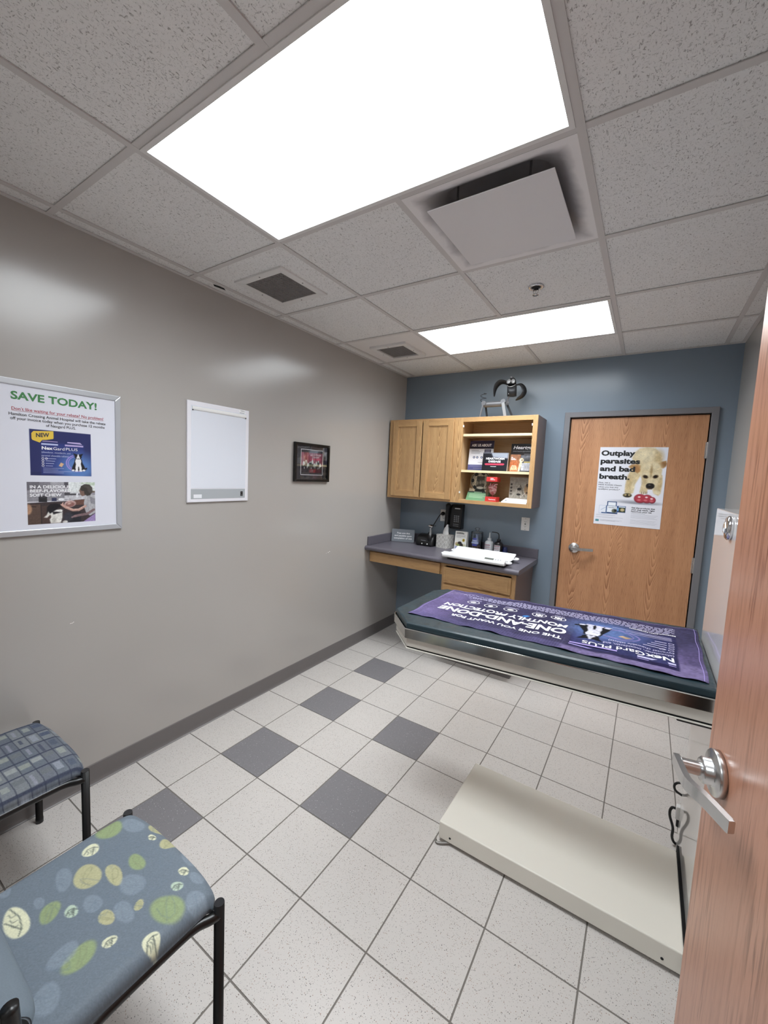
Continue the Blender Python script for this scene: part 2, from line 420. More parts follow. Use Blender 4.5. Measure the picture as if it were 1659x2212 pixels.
def floor_mat(name, base, specks, s=1.0):
    k = NT(name); co = k.coord(); c = k.mix(k.noise(co, 2.3, 3), tuple(x*0.95 for x in lin(base)), tuple(min(1, x*1.05) for x in lin(base)))
    c = k.mix(k.math('MULTIPLY', k.ramp(k.noise(co, 420, 2), 0.35, 0.75), 0.16), c, tuple(x*0.55 for x in lin(base)))
    for sc_, thr, rad, colr in specks:
        dist, rc = k.voro(co, sc_); sep = k.n('ShaderNodeSeparateColor'); k.t.links.new(rc, sep.inputs[0])
        on = k.math('MULTIPLY', k.math('GREATER_THAN', sep.outputs[0], thr), k.ramp(dist, rad, rad*0.55))
        c = k.mix(on, c, lin(colr))
    return k.set(c, 0.42, 0, 0.42)
M_tile_light = floor_mat('light speckled tile', '#cbc5c0', [(330, 0.82, 0.42, '#8d8883'), (210, 0.90, 0.34, '#4a4644'), (250, 0.93, 0.4, '#8a6f5c'), (120, 0.955, 0.2, '#3a3634')])
M_tile_dark = floor_mat('dark speckled tile', '#7e7b7e', [(330, 0.85, 0.4, '#5c5a5d'), (240, 0.93, 0.38, '#b3b0b0'), (130, 0.95, 0.22, '#d8d5d2')])
M_grout = plain('grout', '#76706a', 0.85)

# ---------------------------------------------------------------- floor
HALL_Y = -2.0
P_, FX, FY = 0.30216, 0.00899, 0.61576
DARK = {(1, 4), (1, 2), (1, 0), (1, -2), (3, 2), (3, 0)}
mb = MB(); mb.box(-0.1, HALL_Y-0.1, -0.12, 2.9, ROOM_D+0.1, -0.0016, 2)
g = 0.0028
for a in range(-1, 10):
    for b in range(-10, 9):
        x0, x1 = max(0, FX+a*P_+g), min(2.75, FX+(a+1)*P_-g); y0, y1 = max(HALL_Y, FY+b*P_+g), min(ROOM_D, FY+(b+1)*P_-g)
        if x1-x0 < 0.004 or y1-y0 < 0.004: continue
        mb.prism([(x0, y0), (x1, y0), (x1, y1), (x0, y1)], -0.006, 0.0, 1 if (a, b) in DARK else 0)
struct('floor', mb, [M_tile_light, M_tile_dark, M_grout])

# ---------------------------------------------------------------- ceiling: grid, tiles
CP, CX, CY = 0.6096, 0.0918, 0.0
SKIP = {(1, 0), (2, 0), (1, 3), (2, 3), (2, 1)}
tiles, bars = MB(), MB()
T = 0.012
for i in range(-1, 5):
    for j in range(-4, 5):
        x0, x1 = max(0.0, CX+i*CP), min(ROOM_W, CX+(i+1)*CP); y0, y1 = max(HALL_Y, CY+j*CP), min(ROOM_D, CY+(j+1)*CP)
        if x1 <= x0 or y1 <= y0 or (i, j) in SKIP: continue
        plain_tile = (i, j) in ((0, 1), (0, 3))
        tiles.box(x0, y0, ROOM_H+0.005, x1, y1, ROOM_H+0.021, 1 if plain_tile and j == 3 else 0)
for i in range(0, 5):
    x = CX+i*CP
    for ya, yb in (((HALL_Y, T), (CP-T, 3*CP+T), (4*CP-T, ROOM_D)) if i == 2 else ((HALL_Y, ROOM_D),)): bars.box(x-T, ya, ROOM_H, x+T, yb, ROOM_H+0.004)
for j in range(-3, 5):
    y = CY+j*CP; xs = [0] + [CX+i*CP for i in range(5)] + [ROOM_W]
    for k_, (xa, xb) in enumerate(zip(xs[:-1], xs[1:])):
        bars.box(xa+(T if k_ else 0), y-T, ROOM_H+0.0005, xb-(T if k_ < 5 else 0), y+T, ROOM_H+0.0035)
for x0, y0, x1, y1 in ((0, HALL_Y, 0.02, ROOM_D), (ROOM_W-0.02, FRONT, ROOM_W, ROOM_D), (0.02, ROOM_D-0.02, ROOM_W-0.02, ROOM_D)):
    bars.box(x0, y0, ROOM_H-0.0008, x1, y1, ROOM_H+0.003)
tiles.box(-0.1, HALL_Y-0.1, ROOM_H+0.16, 2.9, ROOM_D+0.1, ROOM_H+0.2, 2)
c_ob = struct('ceiling', tiles, [M_ctile, M_ctile_plain, M_dark])
obj('ceiling_grid', bars, M_grid, c_ob)
# chipped spot on the narrow border tile by the left wall
sp_ = MB(); sp_.prism([(0.045, 0.735), (0.06, 0.72), (0.075, 0.775), (0.055, 0.80)], ROOM_H+0.0035, ROOM_H+0.0055); obj('chipped_spot', sp_, M_dark, c_ob)

# ---------------------------------------------------------------- walls
WT = 0.12; ZT = ROOM_H+0.2
mb = MB(); mb.box(-WT, HALL_Y, -0.1, 0, ROOM_D+WT, ZT, 0)
for (y, z, l, h) in ((1.828, 0.921, 0.011, 0.004), (1.846, 0.925, 0.008, 0.005), (1.806, 0.918, 0.006, 0.0025), (0.04, 0.837, 0.012, 0.002), (0.052, 0.840, 0.004, 0.0025)):
    mb.box(-0.001, y, z, 0.0006, y+l, z+h, 1)
struct('wall_left', mb, [M_taupe, M_scuff])
mb = MB(); mb.box(ROOM_W, FRONT-WT, -0.1, ROOM_W+WT, ROOM_D+WT, ZT); struct('wall_right', mb, M_taupe)
D0, D1, DZ = 1.586, 2.492, 2.116              # far door leaf
mb = MB()
mb.box(0, ROOM_D, -0.1, D0-0.025, ROOM_D+WT, ZT); mb.box(D1+0.025, ROOM_D, -0.1, ROOM_W, ROOM_D+WT, ZT); mb.box(D0-0.025, ROOM_D, DZ+0.02, D1+0.025, ROOM_D+WT, ZT)
struct('wall_back', mb, M_blue)
O0, O1, OZ = 1.545, 2.515, 2.15               # doorway the photograph is taken from
mb = MB()
mb.box(0, FRONT-WT, -0.1, O0, FRONT, ZT); mb.box(O1, FRONT-WT, -0.1, ROOM_W, FRONT, ZT); mb.box(O0, FRONT-WT, OZ, O1, FRONT, ZT)
struct('wall_front', mb, M_taupe)
mb = MB(); mb.box(0, HALL_Y-WT, -0.1, 2.9, HALL_Y, ZT); mb.box(2.75, HALL_Y, -0.1, 2.87, FRONT-WT, ZT); struct('wall_hall', mb, M_taupe)

def base_prof(t=0.004, h=0.102, toe=0.016):
    pts = [(0, 0), (toe, 0)]
    for k_ in range(1, 6): a = k_/5*PI/2; pts.append((toe-(toe-t)*math.sin(a), 0.022*(1-math.cos(a))))
    return pts+[(t, h-0.003), (t-0.002, h), (0, h)]
bp = base_prof()
mb = MB(); mb.prism([(x, z) for x, z in bp], FRONT, ROOM_D-0.004, 0, 'y'); struct('baseboard_left', mb, M_base)
mb = MB(); mb.prism([(ROOM_D-x, z) for x, z in bp], 0.016, D0-0.05, 0, 'x'); mb.prism([(ROOM_D-x, z) for x, z in bp], D1+0.05, ROOM_W, 0, 'x'); struct('baseboard_back', mb, M_base)
mb = MB(); mb.prism([(FRONT+x, z) for x, z in bp], 0.016, O0-0.05, 0, 'x'); struct('baseboard_front', mb, M_base)
mb = MB(); mb.prism([(ROOM_W-x, z) for x, z in bp], 1.44, ROOM_D-0.016, 0, 'y'); struct('baseboard_right', mb, M_base)

# ---------------------------------------------------------------- ceiling lights
M_lens = emitter('lit prismatic lens', PANEL_COLOR, PANEL_STRENGTH)
def troffer(label, x0, y0, x1, y1, strength_mat):
    t = thing('ceiling_light', label, 'ceiling light', ((x0+x1)/2, (y0+y1)/2, ROOM_H), group='recessed ceiling lights')
    f = MB(); f.frame(x0+T, y0+T, x1-T, y1-T, 0.016, ROOM_H-0.003, ROOM_H+0.02, 0, 'z')
    f.box(x0+T, y0+T, ROOM_H+0.02, x1-T, y1-T, ROOM_H+0.1)
    obj('frame', f, M_white, t)
    d = MB(); d.box(x0+T+0.0155, y0+T+0.0155, ROOM_H+0.001, x1-T-0.0155, y1-T-0.0155, ROOM_H+0.006); obj('diffuser', d, strength_mat, t)
    return t
troffer('large lit ceiling panel nearest the camera, left of the square air diffuser', CX+CP, 0, CX+3*CP, CP, M_lens)
troffer('lit ceiling panel near the blue wall, beyond the sprinkler head', CX+CP, 3*CP, CX+3*CP, 4*CP, M_lens)
troffer('added fill-light panel out of view in the hall behind the doorway', 1.35, -1.6, 1.95, -1.0, emitter('added hall fill lens', PANEL_COLOR, HALL_FILL_STRENGTH))  # unseen panel, added as fill for the floor near the doorway

# ---------------------------------------------------------------- square plaque air diffuser
def soot_mat():
    k = NT('sooted white pan'); tc = k.n('ShaderNodeTexCoord'); sp = k.n('ShaderNodeSeparateXYZ'); k.t.links.new(tc.outputs['Object'], sp.inputs[0])
    r = k.math('MAXIMUM', k.math('ABSOLUTE', sp.outputs[0]), k.math('ABSOLUTE', sp.outputs[1]))
    r2 = k.math('ADD', r, k.math('MULTIPLY', k.math('SUBTRACT', k.noise(k.coord(), 9, 3), 0.5), 0.07))
    f = k.math('MULTIPLY', k.ramp(r2, 0.275, 0.228), 0.62)
    return k.set(k.mix(f, lin('#efecec'), lin('#5c595f')), 0.5)
ax, ay = CX+2.5*CP, 1.5*CP
dif = thing('air_diffuser', 'square flat-plate ceiling air diffuser with dark soot around its plate', 'air vent', (ax, ay, ROOM_H))
mb = MB(); h = CP/2-T
rings = [(h, 0.0, .002), (h-0.018, 0.001, .02), (h-0.030, 0.004, .05), (h-0.045, 0.011, .07), (h-0.062, 0.022, .08), (0.205, 0.038, .085), (0.185, 0.060, .085), (0.175, 0.075, .08)]
vs_, fs_ = [], []; NR = 9
def rsq(r, rad):
    out_ = []
    for q, (cx_, cy_) in enumerate(((1, 1), (-1, 1), (-1, -1), (1, -1))):
        for k_ in range(NR): an = PI/2*(q+k_/(NR-1)); out_.append((cx_*(r-rad)+rad*math.cos(an), cy_*(r-rad)+rad*math.sin(an)))
    return out_
for r, z, rad in rings: vs_ += [(x, y, z) for x, y in rsq(r, rad)]
N4 = 4*NR
for q in range(len(rings)-1):
    for k_ in range(N4): fs_.append((q*N4+k_, q*N4+(k_+1) % N4, q*N4+N4+(k_+1) % N4, q*N4+N4+k_))
fs_.append(tuple(range((len(rings)-1)*N4, len(rings)*N4)))
mb.add(vs_, fs_, 0, True); obj('pan', mb, soot_mat(), dif, True)
mb = MB(); tl = Matrix.Rotation(math.radians(0.8), 4, 'X'); mb.box(-0.222, -0.222, -0.022, 0.222, 0.222, -0.018, 0, 0.0012, 1, tl); obj('plate', mb, plain('grey-white plate', '#e4e2e4', 0.42), dif, True)
M_zinc = plain('zinc', '#8b898a', 0.45, 0.8)
for sx in (-1, 1):
    for sy in (-1, 1):
        mb = MB(); mb.cyl((sx*0.13, sy*0.16, -0.018), (sx*0.13, sy*0.16, 0.09), 0.004); mb.box(sx*0.13-0.008, sy*0.16-0.01, -0.018, sx*0.13+0.008, sy*0.16+0.01, 0.012)
        obj('hanger', mb, M_zinc, dif, True)

# ---------------------------------------------------------------- two ceiling grilles
def grille(label, x0, y0, x1, y1, w, drop, group):
    t = thing('ceiling_grille', label, 'air vent', ((x0+x1)/2, (y0+y1)/2, ROOM_H), group=group)
    f = MB(); f.frame(x0-w, y0-w, x1+w, y1+w, w, ROOM_H-drop, ROOM_H+0.006, 0, 'z', 0.0015)
    for sx, sy in (((x0+x1)/2, y0-w/2), ((x0+x1)/2, y1+w/2), (x0-w/2, (y0+y1)/2), (x1+w/2, (y0+y1)/2)): f.cyl((sx, sy, ROOM_H-drop-0.001), (sx, sy, ROOM_H-drop+0.002), 0.004, 1, 10)
    obj('frame', f, [M_white, plain('screw', '#6c6a69', 0.4, 0.7)], t)
    e = MB(); p = 0.0135; n = int((x1-x0)/p); m = int((y1-y0)/p)
    for k_ in range(n+1): x = x0+(x1-x0)*k_/n; e.box(x-0.0016, y0, ROOM_H-0.001, x+0.0016, y1, ROOM_H+0.0045)
    for k_ in range(m+1): y = y0+(y1-y0)*k_/m; e.box(x0, y-0.0016, ROOM_H-0.0005, x1, y+0.0016, ROOM_H+0.004)
    obj('egg_crate_core', e, plain('dusty grey core', '#8f8b8a', 0.6), t)
    k2 = MB(); k2.box(x0-0.002, y0-0.002, ROOM_H+0.0046, x1+0.002, y1+0.002, ROOM_H+0.0049); obj('backing', k2, plain('dusty backing', '#565354', 0.9), t)
grille('square ceiling grille with dark perforated core, nearer the camera above the left wall', 0.238, 0.795, 0.512, 1.06, 0.042, 0.004, 'ceiling grilles')
grille('smaller ceiling grille by the far ceiling light, raised white frame', 0.255, 2.04, 0.50, 2.30, 0.04, 0.012, 'ceiling grilles')

# ---------------------------------------------------------------- sprinkler
sx, sy = 1.592, 1.536
t = thing('sprinkler_head', 'chrome fire sprinkler head in ceiling tile before the far light', 'sprinkler', (sx, sy, ROOM_H))
mb = MB(); mb.lathe([(0.040, 0.004), (0.040, 0.001), (0.034, -0.004), (0.026, -0.003), (0.024, 0.004)], (sx, sy, ROOM_H), seg=36); obj('escutcheon', mb, M_chrome, t)
mb = MB(); mb.lathe([(0.024, 0.004), (0.023, -0.001), (0.010, -0.004), (0.008, -0.012)], (sx, sy, ROOM_H), seg=24); obj('recess_cup', mb, plain('dark bronze', '#2c2928', 0.4, 0.6), t)
mb = MB()
for s_ in (-1, 1): mb.tube([(sx+s_*0.009, sy, ROOM_H-0.008), (sx+s_*0.013, sy, ROOM_H-0.02), (sx+s_*0.004, sy, ROOM_H-0.036)], 0.0026)
mb.cyl((sx, sy, ROOM_H-0.012), (sx, sy, ROOM_H-0.034), 0.0025); mb.lathe([(0.014, -0.037), (0.014, -0.0385)], (sx, sy, ROOM_H), seg=20)
for k_ in range(8): a = k_*PI/4; mb.box(-0.002, 0.011, -0.0385, 0.002, 0.017, -0.037, T=Matrix.Translation((sx, sy, ROOM_H)) @ Matrix.Rotation(a, 4, 'Z'))
obj('deflector', mb, M_chrome, t)

# ---------------------------------------------------------------- far door (in the blue wall)
M_oak_far = oak('oak veneer', '#c9946c', '#824f2f', 'z', 'x', 0.27, 40, 0.36, 0.25, 1.05)
M_oak_near = oak_streaks('reddish oak veneer', '#b27f67', '#77452f', 'z', 'x', 0.30, 0.25)
M_gap = plain('shadow gap', '#0b0b0c', 0.9)
d1 = thing('door_1', 'oak veneer door in grey steel frame in the blue wall', 'door', ((D0+D1)/2, ROOM_D, 0), kind='structure')
mb = MB(); mb.box(D0+0.003, ROOM_D+0.006, 0.008, D1-0.003, ROOM_D+0.05, DZ-0.003, 0, 0.0015); obj('leaf', mb, M_oak_far, d1)
mb = MB(); fw = 0.046; yA, yB = ROOM_D-0.022, ROOM_D+WT
for (xa, xb) in ((D0-fw, D0-0.004), (D1+0.004, D1+fw)):
    mb.box(xa, yA, 0, xb, yB, DZ+fw, 0, 0.003)
mb.box(D0-fw+0.001, yA+0.0005, DZ+0.004, D1+fw-0.001, yB-0.001, DZ+fw-0.0005, 0, 0.003)
mb.box(D0-0.004, ROOM_D+0.056, 0, D1+0.004, ROOM_D+0.07, DZ+0.004, 1)
obj('door_frame', mb, [M_frame, M_gap], d1)
for z in (1.86, 1.03, 0.25):
    hb = MB(); x = D1+0.001; hb.cyl((x, ROOM_D-0.012, z-0.057), (x, ROOM_D-0.012, z+0.057), 0.0075, 0, 14)
    for q in range(5): hb.cyl((x, ROOM_D-0.012, z-0.057+q*0.0228), (x, ROOM_D-0.012, z-0.055+q*0.0228), 0.0083, 0, 14)
    hb.box(x-0.012, ROOM_D-0.009, z-0.057, x+0.004, ROOM_D+0.005, z+0.057); obj('hinge', hb, M_nickel, d1)
def lever_set(par, T, bar_T=None):
    """rose, hub and bent lever, local: x along the door towards its hinge is -x, y out of the door face"""
    r = MB(); r.lathe([(0.0415, 0.0), (0.0415, 0.0105), (0.0395, 0.0125), (0.026, 0.0135), (0.0235, 0.0165), (0.0235, 0.027), (0.0205, 0.0305), (0.016, 0.0305)], axis='y', seg=48, T=T)
    ro = obj('lever_handle', r, M_nickel, par, True)
    n = MB(); n.cyl((0, 0.030, 0), (0, 0.061, 0), 0.0125, 0, 28, T=T)
    path = smooth_path([(0.016, 0.066), (-0.02, 0.066), (-0.052, 0.0655), (-0.070, 0.060), (-0.085, 0.051), (-0.110, 0.041), (-0.143, 0.029)], 5)
    th_ = 0.0052; pts_o, pts_i = [], []
    for i_ in range(len(path)):
        d = (path[min(i_+1, len(path)-1)]-path[max(i_-1, 0)]).normalized(); nn = Vector((-d.y, d.x))
        pts_o.append(path[i_]+nn*th_); pts_i.append(path[i_]-nn*th_)
    outl = [(p.x, p.y) for p in pts_o]+[(p.x, p.y) for p in reversed(pts_i)]
    n.prism(outl, -0.0115, 0.0115, 0, 'z', 0.0025, False, T)
    obj('lever', n, M_nickel, ro, True); return ro
lever_set(d1, Matrix.Translation((1.694-(D0+D1)/2, 0.006, 1.05)) @ Matrix.Rotation(PI, 4, 'Z'))

# ---------------------------------------------------------------- near door, standing open on the right
E0 = Vector((2.318, 0.310)); ddir = Vector((-0.184, 0.983)).normalized(); DW = 0.905
hinge = E0 - ddir*DW; dang = math.atan2(ddir.y, ddir.x)
d2 = thing('door_2', 'reddish oak veneer door standing open at the right edge with satin lever', 'door', (hinge.x, hinge.y, 0), (0, 0, dang), kind='structure')
mb = MB(); mb.box(0, -0.044, 0.012, DW, 0, 2.128, 0, 0.0012); obj('leaf', mb, M_oak_near, d2, True)
lever_set(d2, Matrix.Translation((DW-0.062, 0, 1.056)))
lever_set(d2, Matrix.Translation((DW-0.062, -0.044, 1.05)) @ Matrix.Diagonal((1, -1, 1, 1)))
mb = MB(); mb.box(DW-0.0005, -0.036, 0.96, DW+0.0012, -0.008, 1.14); mb.box(DW, -0.028, 1.035, DW+0.009, -0.016, 1.065, 0, 0.002); obj('latch_plate', mb, M_nickel, d2, True)
for z in (1.86, 1.03, 0.25):
    hb = MB(); hb.cyl((-0.004, 0.004, z-0.057), (-0.004, 0.004, z+0.057), 0.0075, 0, 14); obj('hinge', hb, M_nickel, d2, True)
mb = MB()
for xa, xb in ((O0-0.03, O0+0.02), (O1-0.02, O1+0.03)): mb.box(xa, FRONT-WT-0.018, 0, xb, FRONT+0.018, OZ+0.03, 0, 0.003)
mb.box(O0-0.029, FRONT-WT-0.0175, OZ-0.02, O1+0.029, FRONT+0.0175, OZ+0.0295, 0, 0.003)
t3 = struct('trim_1', mb, M_frame, 'grey steel frame of the doorway behind the camera')
# ================================================================ things on the left wall
M_ink = plain('black ink', '#17171a', 0.6); M_inkred = plain('red ink', '#a8323f', 0.6); M_inkgreen = plain('green ink', '#3c7f46', 0.5)
M_inkwhite = plain('white ink', '#f4f3f6', 0.6); M_inkgrey = plain('grey ink', '#8c8c92', 0.6); M_inknavy = plain('navy ink', '#1d2340', 0.6)
M_inkyellow = plain('yellow ink', '#e2bf45', 0.6); M_inklilac = plain('lilac ink', '#b6a8d6', 0.6); M_inkblue = plain('pale blue ink', '#b9c2e6', 0.6)
M_print = attr_mat('glossy colour print', 0.28, 0.5); M_printm = attr_mat('matt colour print', 0.55, 0.3)
M_snap = plain('brushed aluminium snap frame', '#c9cbd0', 0.32, 0.55)
M_paper = plain('white poster paper', '#dcdde6', 0.25)

def collie(cv, cx, cy, h, flip=1):
    """sitting black and white dog; flip -1 draws it upside down"""
    E = lambda x, y, a, b, col, r=0, s=0.14: cv.ell(cx+x*h, cy+y*h*flip, a*h, b*h, col, r*flip, s)
    G = lambda pts, col: cv.poly([(cx+x*h, cy+y*h*flip) for x, y in pts], col, .02*h)
    K, Wt = '#16161b', '#f0f0f3'
    G([(-.34, -.50), (-.30, -.28), (-.20, -.02), (-.17, .18), (.17, .18), (.20, -.02), (.31, -.26), (.36, -.48), (.20, -.52), (-.20, -.52)], K)
    G([(.28, -.44), (.42, -.40), (.44, -.30), (.34, -.32)], K)
    G([(-.11, .20), (-.155, .05), (-.12, -.12), (-.15, -.30), (-.13, -.50), (-.03, -.50), (-.01, -.25), (.03, -.25), (.05, -.50), (.15, -.50), (.16, -.30), (.12, -.10), (.15, .06), (.11, .20)], Wt)
    E(-.09, -.49, .085, .045, Wt); E(.11, -.49, .09, .045, Wt); E(-.26, -.47, .07, .05, Wt); E(.27, -.46, .07, .05, Wt)
    E(0, .31, .17, .15, K); G([(-.16, .34), (-.25, .50), (-.12, .47), (-.04, .42)], K); G([(.16, .34), (.25, .50), (.12, .47), (.04, .42)], K)
    G([(-.02, .46), (-.045, .34), (-.09, .25), (-.06, .18), (.06, .18), (.09, .25), (.045, .34), (.02, .46)], Wt); E(0, .225, .033, .025, K); E(-.075, .33, .022, .018, '#4a372a'); E(.075, .33, .022, .018, '#4a372a')

# -- snap frame poster
y0, y1, z0, z1 = -0.236, 0.262, 1.262, 1.900
pf = thing('poster_frame', 'aluminium snap frame with a white rebate poster, green heading, left edge of view', 'picture frame', (0, (y0+y1)/2, z0))
mb = MB(); mb.frame(y0, z0, y1, z1, 0.025, 0.0, 0.013, 0, 'x', 0.003); mb.box(0.0, y0+0.02, z0+0.02, 0.004, y1-0.02, z1-0.02); obj('frame', mb, M_snap, pf)
cv = Canvas(y1-y0-0.04, z1-z0-0.04, 0.0016, '#dfe0ea'); oy, oz = y0+0.02, z0+0.02
L = lambda a, b: (a-oy, b-oz)
cv.rect(*L(-.086, 1.515), *L(.135, 1.707), '#2b3163')
cv.rect(*L(-.086, 1.515), *L(.135, 1.53), '#222a52', .5)
cv.window(*L(-.086, 1.515), *L(.135, 1.707)); cv.poly([L(-.048, 1.52), L(.107, 1.52), L(.107, 1.655), L(-.048, 1.655)], '#2f3b7c', 0.01); cv.ell(*L(.085, 1.55), .07, .06, '#5d86c4', 0, 0.9, .9)
for r_, w_ in ((.043, .004), (.036, .003)): 
    cv.line([L(.083+r_*1.0*math.cos(t), 1.572+r_*.85*math.sin(t)) for t in np.linspace(2.0, 5.6, 24)], w_, '#a48fd8')
collie(cv, *L(.085, 1.577), .078)
cv.poly([L(.012, 1.558), L(.020, 1.573), L(.031, 1.567), L(.023, 1.553)], '#d9b48f')
cv.window(); px0, pz0 = L(-.1, 1.306); px1, pz1 = L(.148, 1.488)
cv.window(px0, pz0, px1, pz1); cv.rect(px0, pz0, px1, pz1, '#8e8b93')
R = lambda a, b, c, d, col, al=1: cv.rect(*L(a, b), *L(c, d), col, al)
R(-.1, 1.40, .148, 1.488, '#918e96'); R(-.1, 1.452, -.058, 1.488, '#6d6a72'); R(-.058, 1.455, -.02, 1.488, '#827f87'); R(-.02, 1.448, .03, 1.488, '#a7a5ac'); R(.03, 1.462, .045, 1.488, '#55525a'); R(.045, 1.44, .148, 1.488, '#dfe3e3')
for q in range(14): cv.ell(*L(.09+.055*rng.random(), 1.475+.012*rng.random()), .006, .004, '#b9c7b4', 0, .6, .8)
R(.03, 1.428, .085, 1.442, '#4c4a50'); R(.05, 1.437, .09, 1.441, '#e6e7ea'); R(.125, 1.44, .148, 1.448, '#6a5a50'); R(.03, 1.412, .148, 1.428, '#c4c3c9'); R(-.1, 1.402, .03, 1.43, '#8d8b92')
cv.poly([L(-.1, 1.398), L(.03, 1.403), L(.148, 1.414), L(.148, 1.306), L(-.1, 1.306)], '#3b3133'); cv.line([L(-.1, 1.4015), L(.03, 1.4055), L(.148, 1.417)], .005, '#c9c8ce')
R(-.1, 1.306, -.055, 1.392, '#5a4840'); cv.line([L(-.055, 1.306), L(-.055, 1.39)], .0016, '#231c1c'); R(-.052, 1.31, -.02, 1.385, '#4a3a36'); cv.line([L(-.1, 1.384), L(-.072, 1.382)], .003, '#1c1819'); cv.ell(*L(-.097, 1.372), .012, .022, '#b08a70', 0, .4)
R(-.062, 1.401, -.033, 1.424, '#26262b'); R(-.056, 1.418, -.04, 1.428, '#3b3a40'); R(-.017, 1.404, .001, 1.419, '#353a58'); cv.ell(*L(.018, 1.412), .012, .005, '#ececf1'); cv.ell(*L(.078, 1.43), .004, .012, '#e4e5ea', 0, .4)
R(.066, 1.385, .11, 1.408, '#6b4a40'); cv.ell(*L(.05, 1.391), .022, .015, '#c2a39e', .1, .2); cv.ell(*L(.05, 1.388), .017, .010, '#8b5f5a', .1, .3); cv.ell(*L(.047, 1.392), .008, .004, '#c9a79c', .4, .5)
R(.035, 1.306, .09, 1.352, '#26262d'); cv.poly([L(.098, 1.306), L(.148, 1.306), L(.148, 1.343)], '#9b86b6'); cv.ell(*L(.042, 1.333), .018, .02, '#3a3a42', 0, .5)
cv.poly([L(.110, 1.427), L(.122, 1.435), L(.137, 1.432), L(.148, 1.418), L(.148, 1.345), L(.126, 1.333), L(.112, 1.345), L(.104, 1.372), L(.103, 1.395)], '#b3b2b6', .003); cv.poly([L(.124, 1.424), L(.148, 1.410), L(.148, 1.385), L(.131, 1.39)], '#8b8990', .003); cv.line([L(.120, 1.425), L(.118, 1.385), L(.124, 1.345)], .003, '#98969c'); cv.line([L(.112, 1.39), L(.115, 1.35)], .0025, '#9d9ba1')
cv.poly([L(.085, 1.452), L(.09, 1.432), L(.096, 1.424), L(.11, 1.428), L(.112, 1.448), L(.1, 1.462)], '#7d6257', .003)
cv.poly([L(.088, 1.455), L(.093, 1.470), L(.108, 1.479), L(.126, 1.477), L(.137, 1.464), L(.137, 1.445), L(.129, 1.428), L(.116, 1.425), L(.106, 1.433), L(.104, 1.447), L(.096, 1.448)], '#3a3432', .003); cv.ell(*L(.127, 1.455), .010, .018, '#4e4744', .3, .6); cv.ell(*L(.112, 1.468), .012, .006, '#4b4542', -.3, .6)
cv.line([L(.108, 1.378), L(.082, 1.362), L(.06, 1.362), L(.036, 1.374), L(.022, 1.386)], .0105, '#c29a8d'); cv.line([L(.108, 1.381), L(.082, 1.366), L(.06, 1.366), L(.036, 1.377)], .003, '#dcbcae'); cv.line([L(.022, 1.384), L(.016, 1.388)], .006, '#c9a296'); cv.line([L(.02, 1.389), L(.024, 1.396)], .004, '#c9a296')
cv.line([L(.142, 1.36), L(.115, 1.342), L(.085, 1.338), L(.066, 1.334)], .011, '#7f6769'); cv.line([L(.07, 1.336), L(.056, 1.33)], .007, '#8d7476')
cv.poly([L(-.036, 1.35), L(-.034, 1.378), L(-.022, 1.392), L(-.002, 1.394), L(.014, 1.388), L(.019, 1.379), L(.004, 1.374), L(-.004, 1.36), L(-.018, 1.345)], '#17161b', .003); cv.poly([L(-.03, 1.36), L(-.036, 1.345), L(-.046, 1.335), L(-.034, 1.333), L(-.022, 1.347)], '#d8d4ce', .004)
cv.poly([L(-.024, 1.350), L(-.002, 1.366), L(.016, 1.368), L(.021, 1.356), L(.02, 1.33), L(.014, 1.308), L(-.022, 1.308), L(-.026, 1.325), L(-.02, 1.335)], '#e3e0da', .004); cv.poly([L(-.016, 1.358), L(.004, 1.358), L(.018, 1.354), L(.0, 1.350), L(-.012, 1.346)], '#1d1b20', .004); cv.ell(*L(.01, 1.362), .012, .004, '#f6f4f0', .1, .5); cv.ell(*L(.03, 1.311), .01, .006, '#d9d6d2', 0, .4); cv.ell(*L(-.01, 1.322), .008, .012, '#c6c2bb', 0, .8)
cv.mottle(.05, .004); cv.window()
m1 = lambda a, b: (0.0075, oy+a, oz+b)
po = obj('poster', cv.grid('poster', m1, M_print), None, pf)
mb = MB(); mp = lambda a, b: (0.0082, a, b)
write(mb, 'SAVE TODAY!', -.140, .162, 1.8205, .031, mp, 2, .028)
write(mb, "Don't like waiting for your rebate? No problem!", -.139, .188, 1.777, .0125, mp, 1, .008); mb.box(.0080, -.139, 1.7735, .0082, .188, 1.7745, 1)
write(mb, 'Hamilton Crossing Animal Hospital will take the rebate', -.148, .197, 1.7555, .0118, mp, 0, .010)
write(mb, 'off your invoice today when you purchase 12 months', -.144, .193, 1.7385, .0118, mp, 0, .010)
write(mb, 'of Nexgard PLUS.', -.029, .078, 1.7215, .0118, mp, 0, .010)
nw = lambda a, b: (0.0086, a, b)
quad2(mb, [(-.079, 1.668), (-.076, 1.662), (-.03, 1.666), (-.006, 1.672), (-.004, 1.676), (-.004, 1.705), (-.072, 1.699), (-.079, 1.69)], nw, 5); quad2(mb, [(-.078, 1.663), (-.043, 1.665), (-.052, 1.653)], lambda a, b: (0.0084, a, b), 5)
write(mb, 'NEW', -.064, -.019, 1.675, .017, lambda a, b: (0.009, a, b+(a+.064)*.1), 4, .03)
write(mb, 'Nex', -.046, -.008, 1.6255, .0135, mp, 3, .03); write(mb, 'Gard', -.006, .034, 1.6255, .0135, mp, 3); write(mb, 'PLUS', .039, .083, 1.6265, .0125, mp, 3)
write(mb, '(afoxolaner, moxidectin, and', -.047, .055, 1.6105, .008, mp, 6); write(mb, 'pyrantel chewable tablets)', -.047, .049, 1.5965, .008, mp, 6)
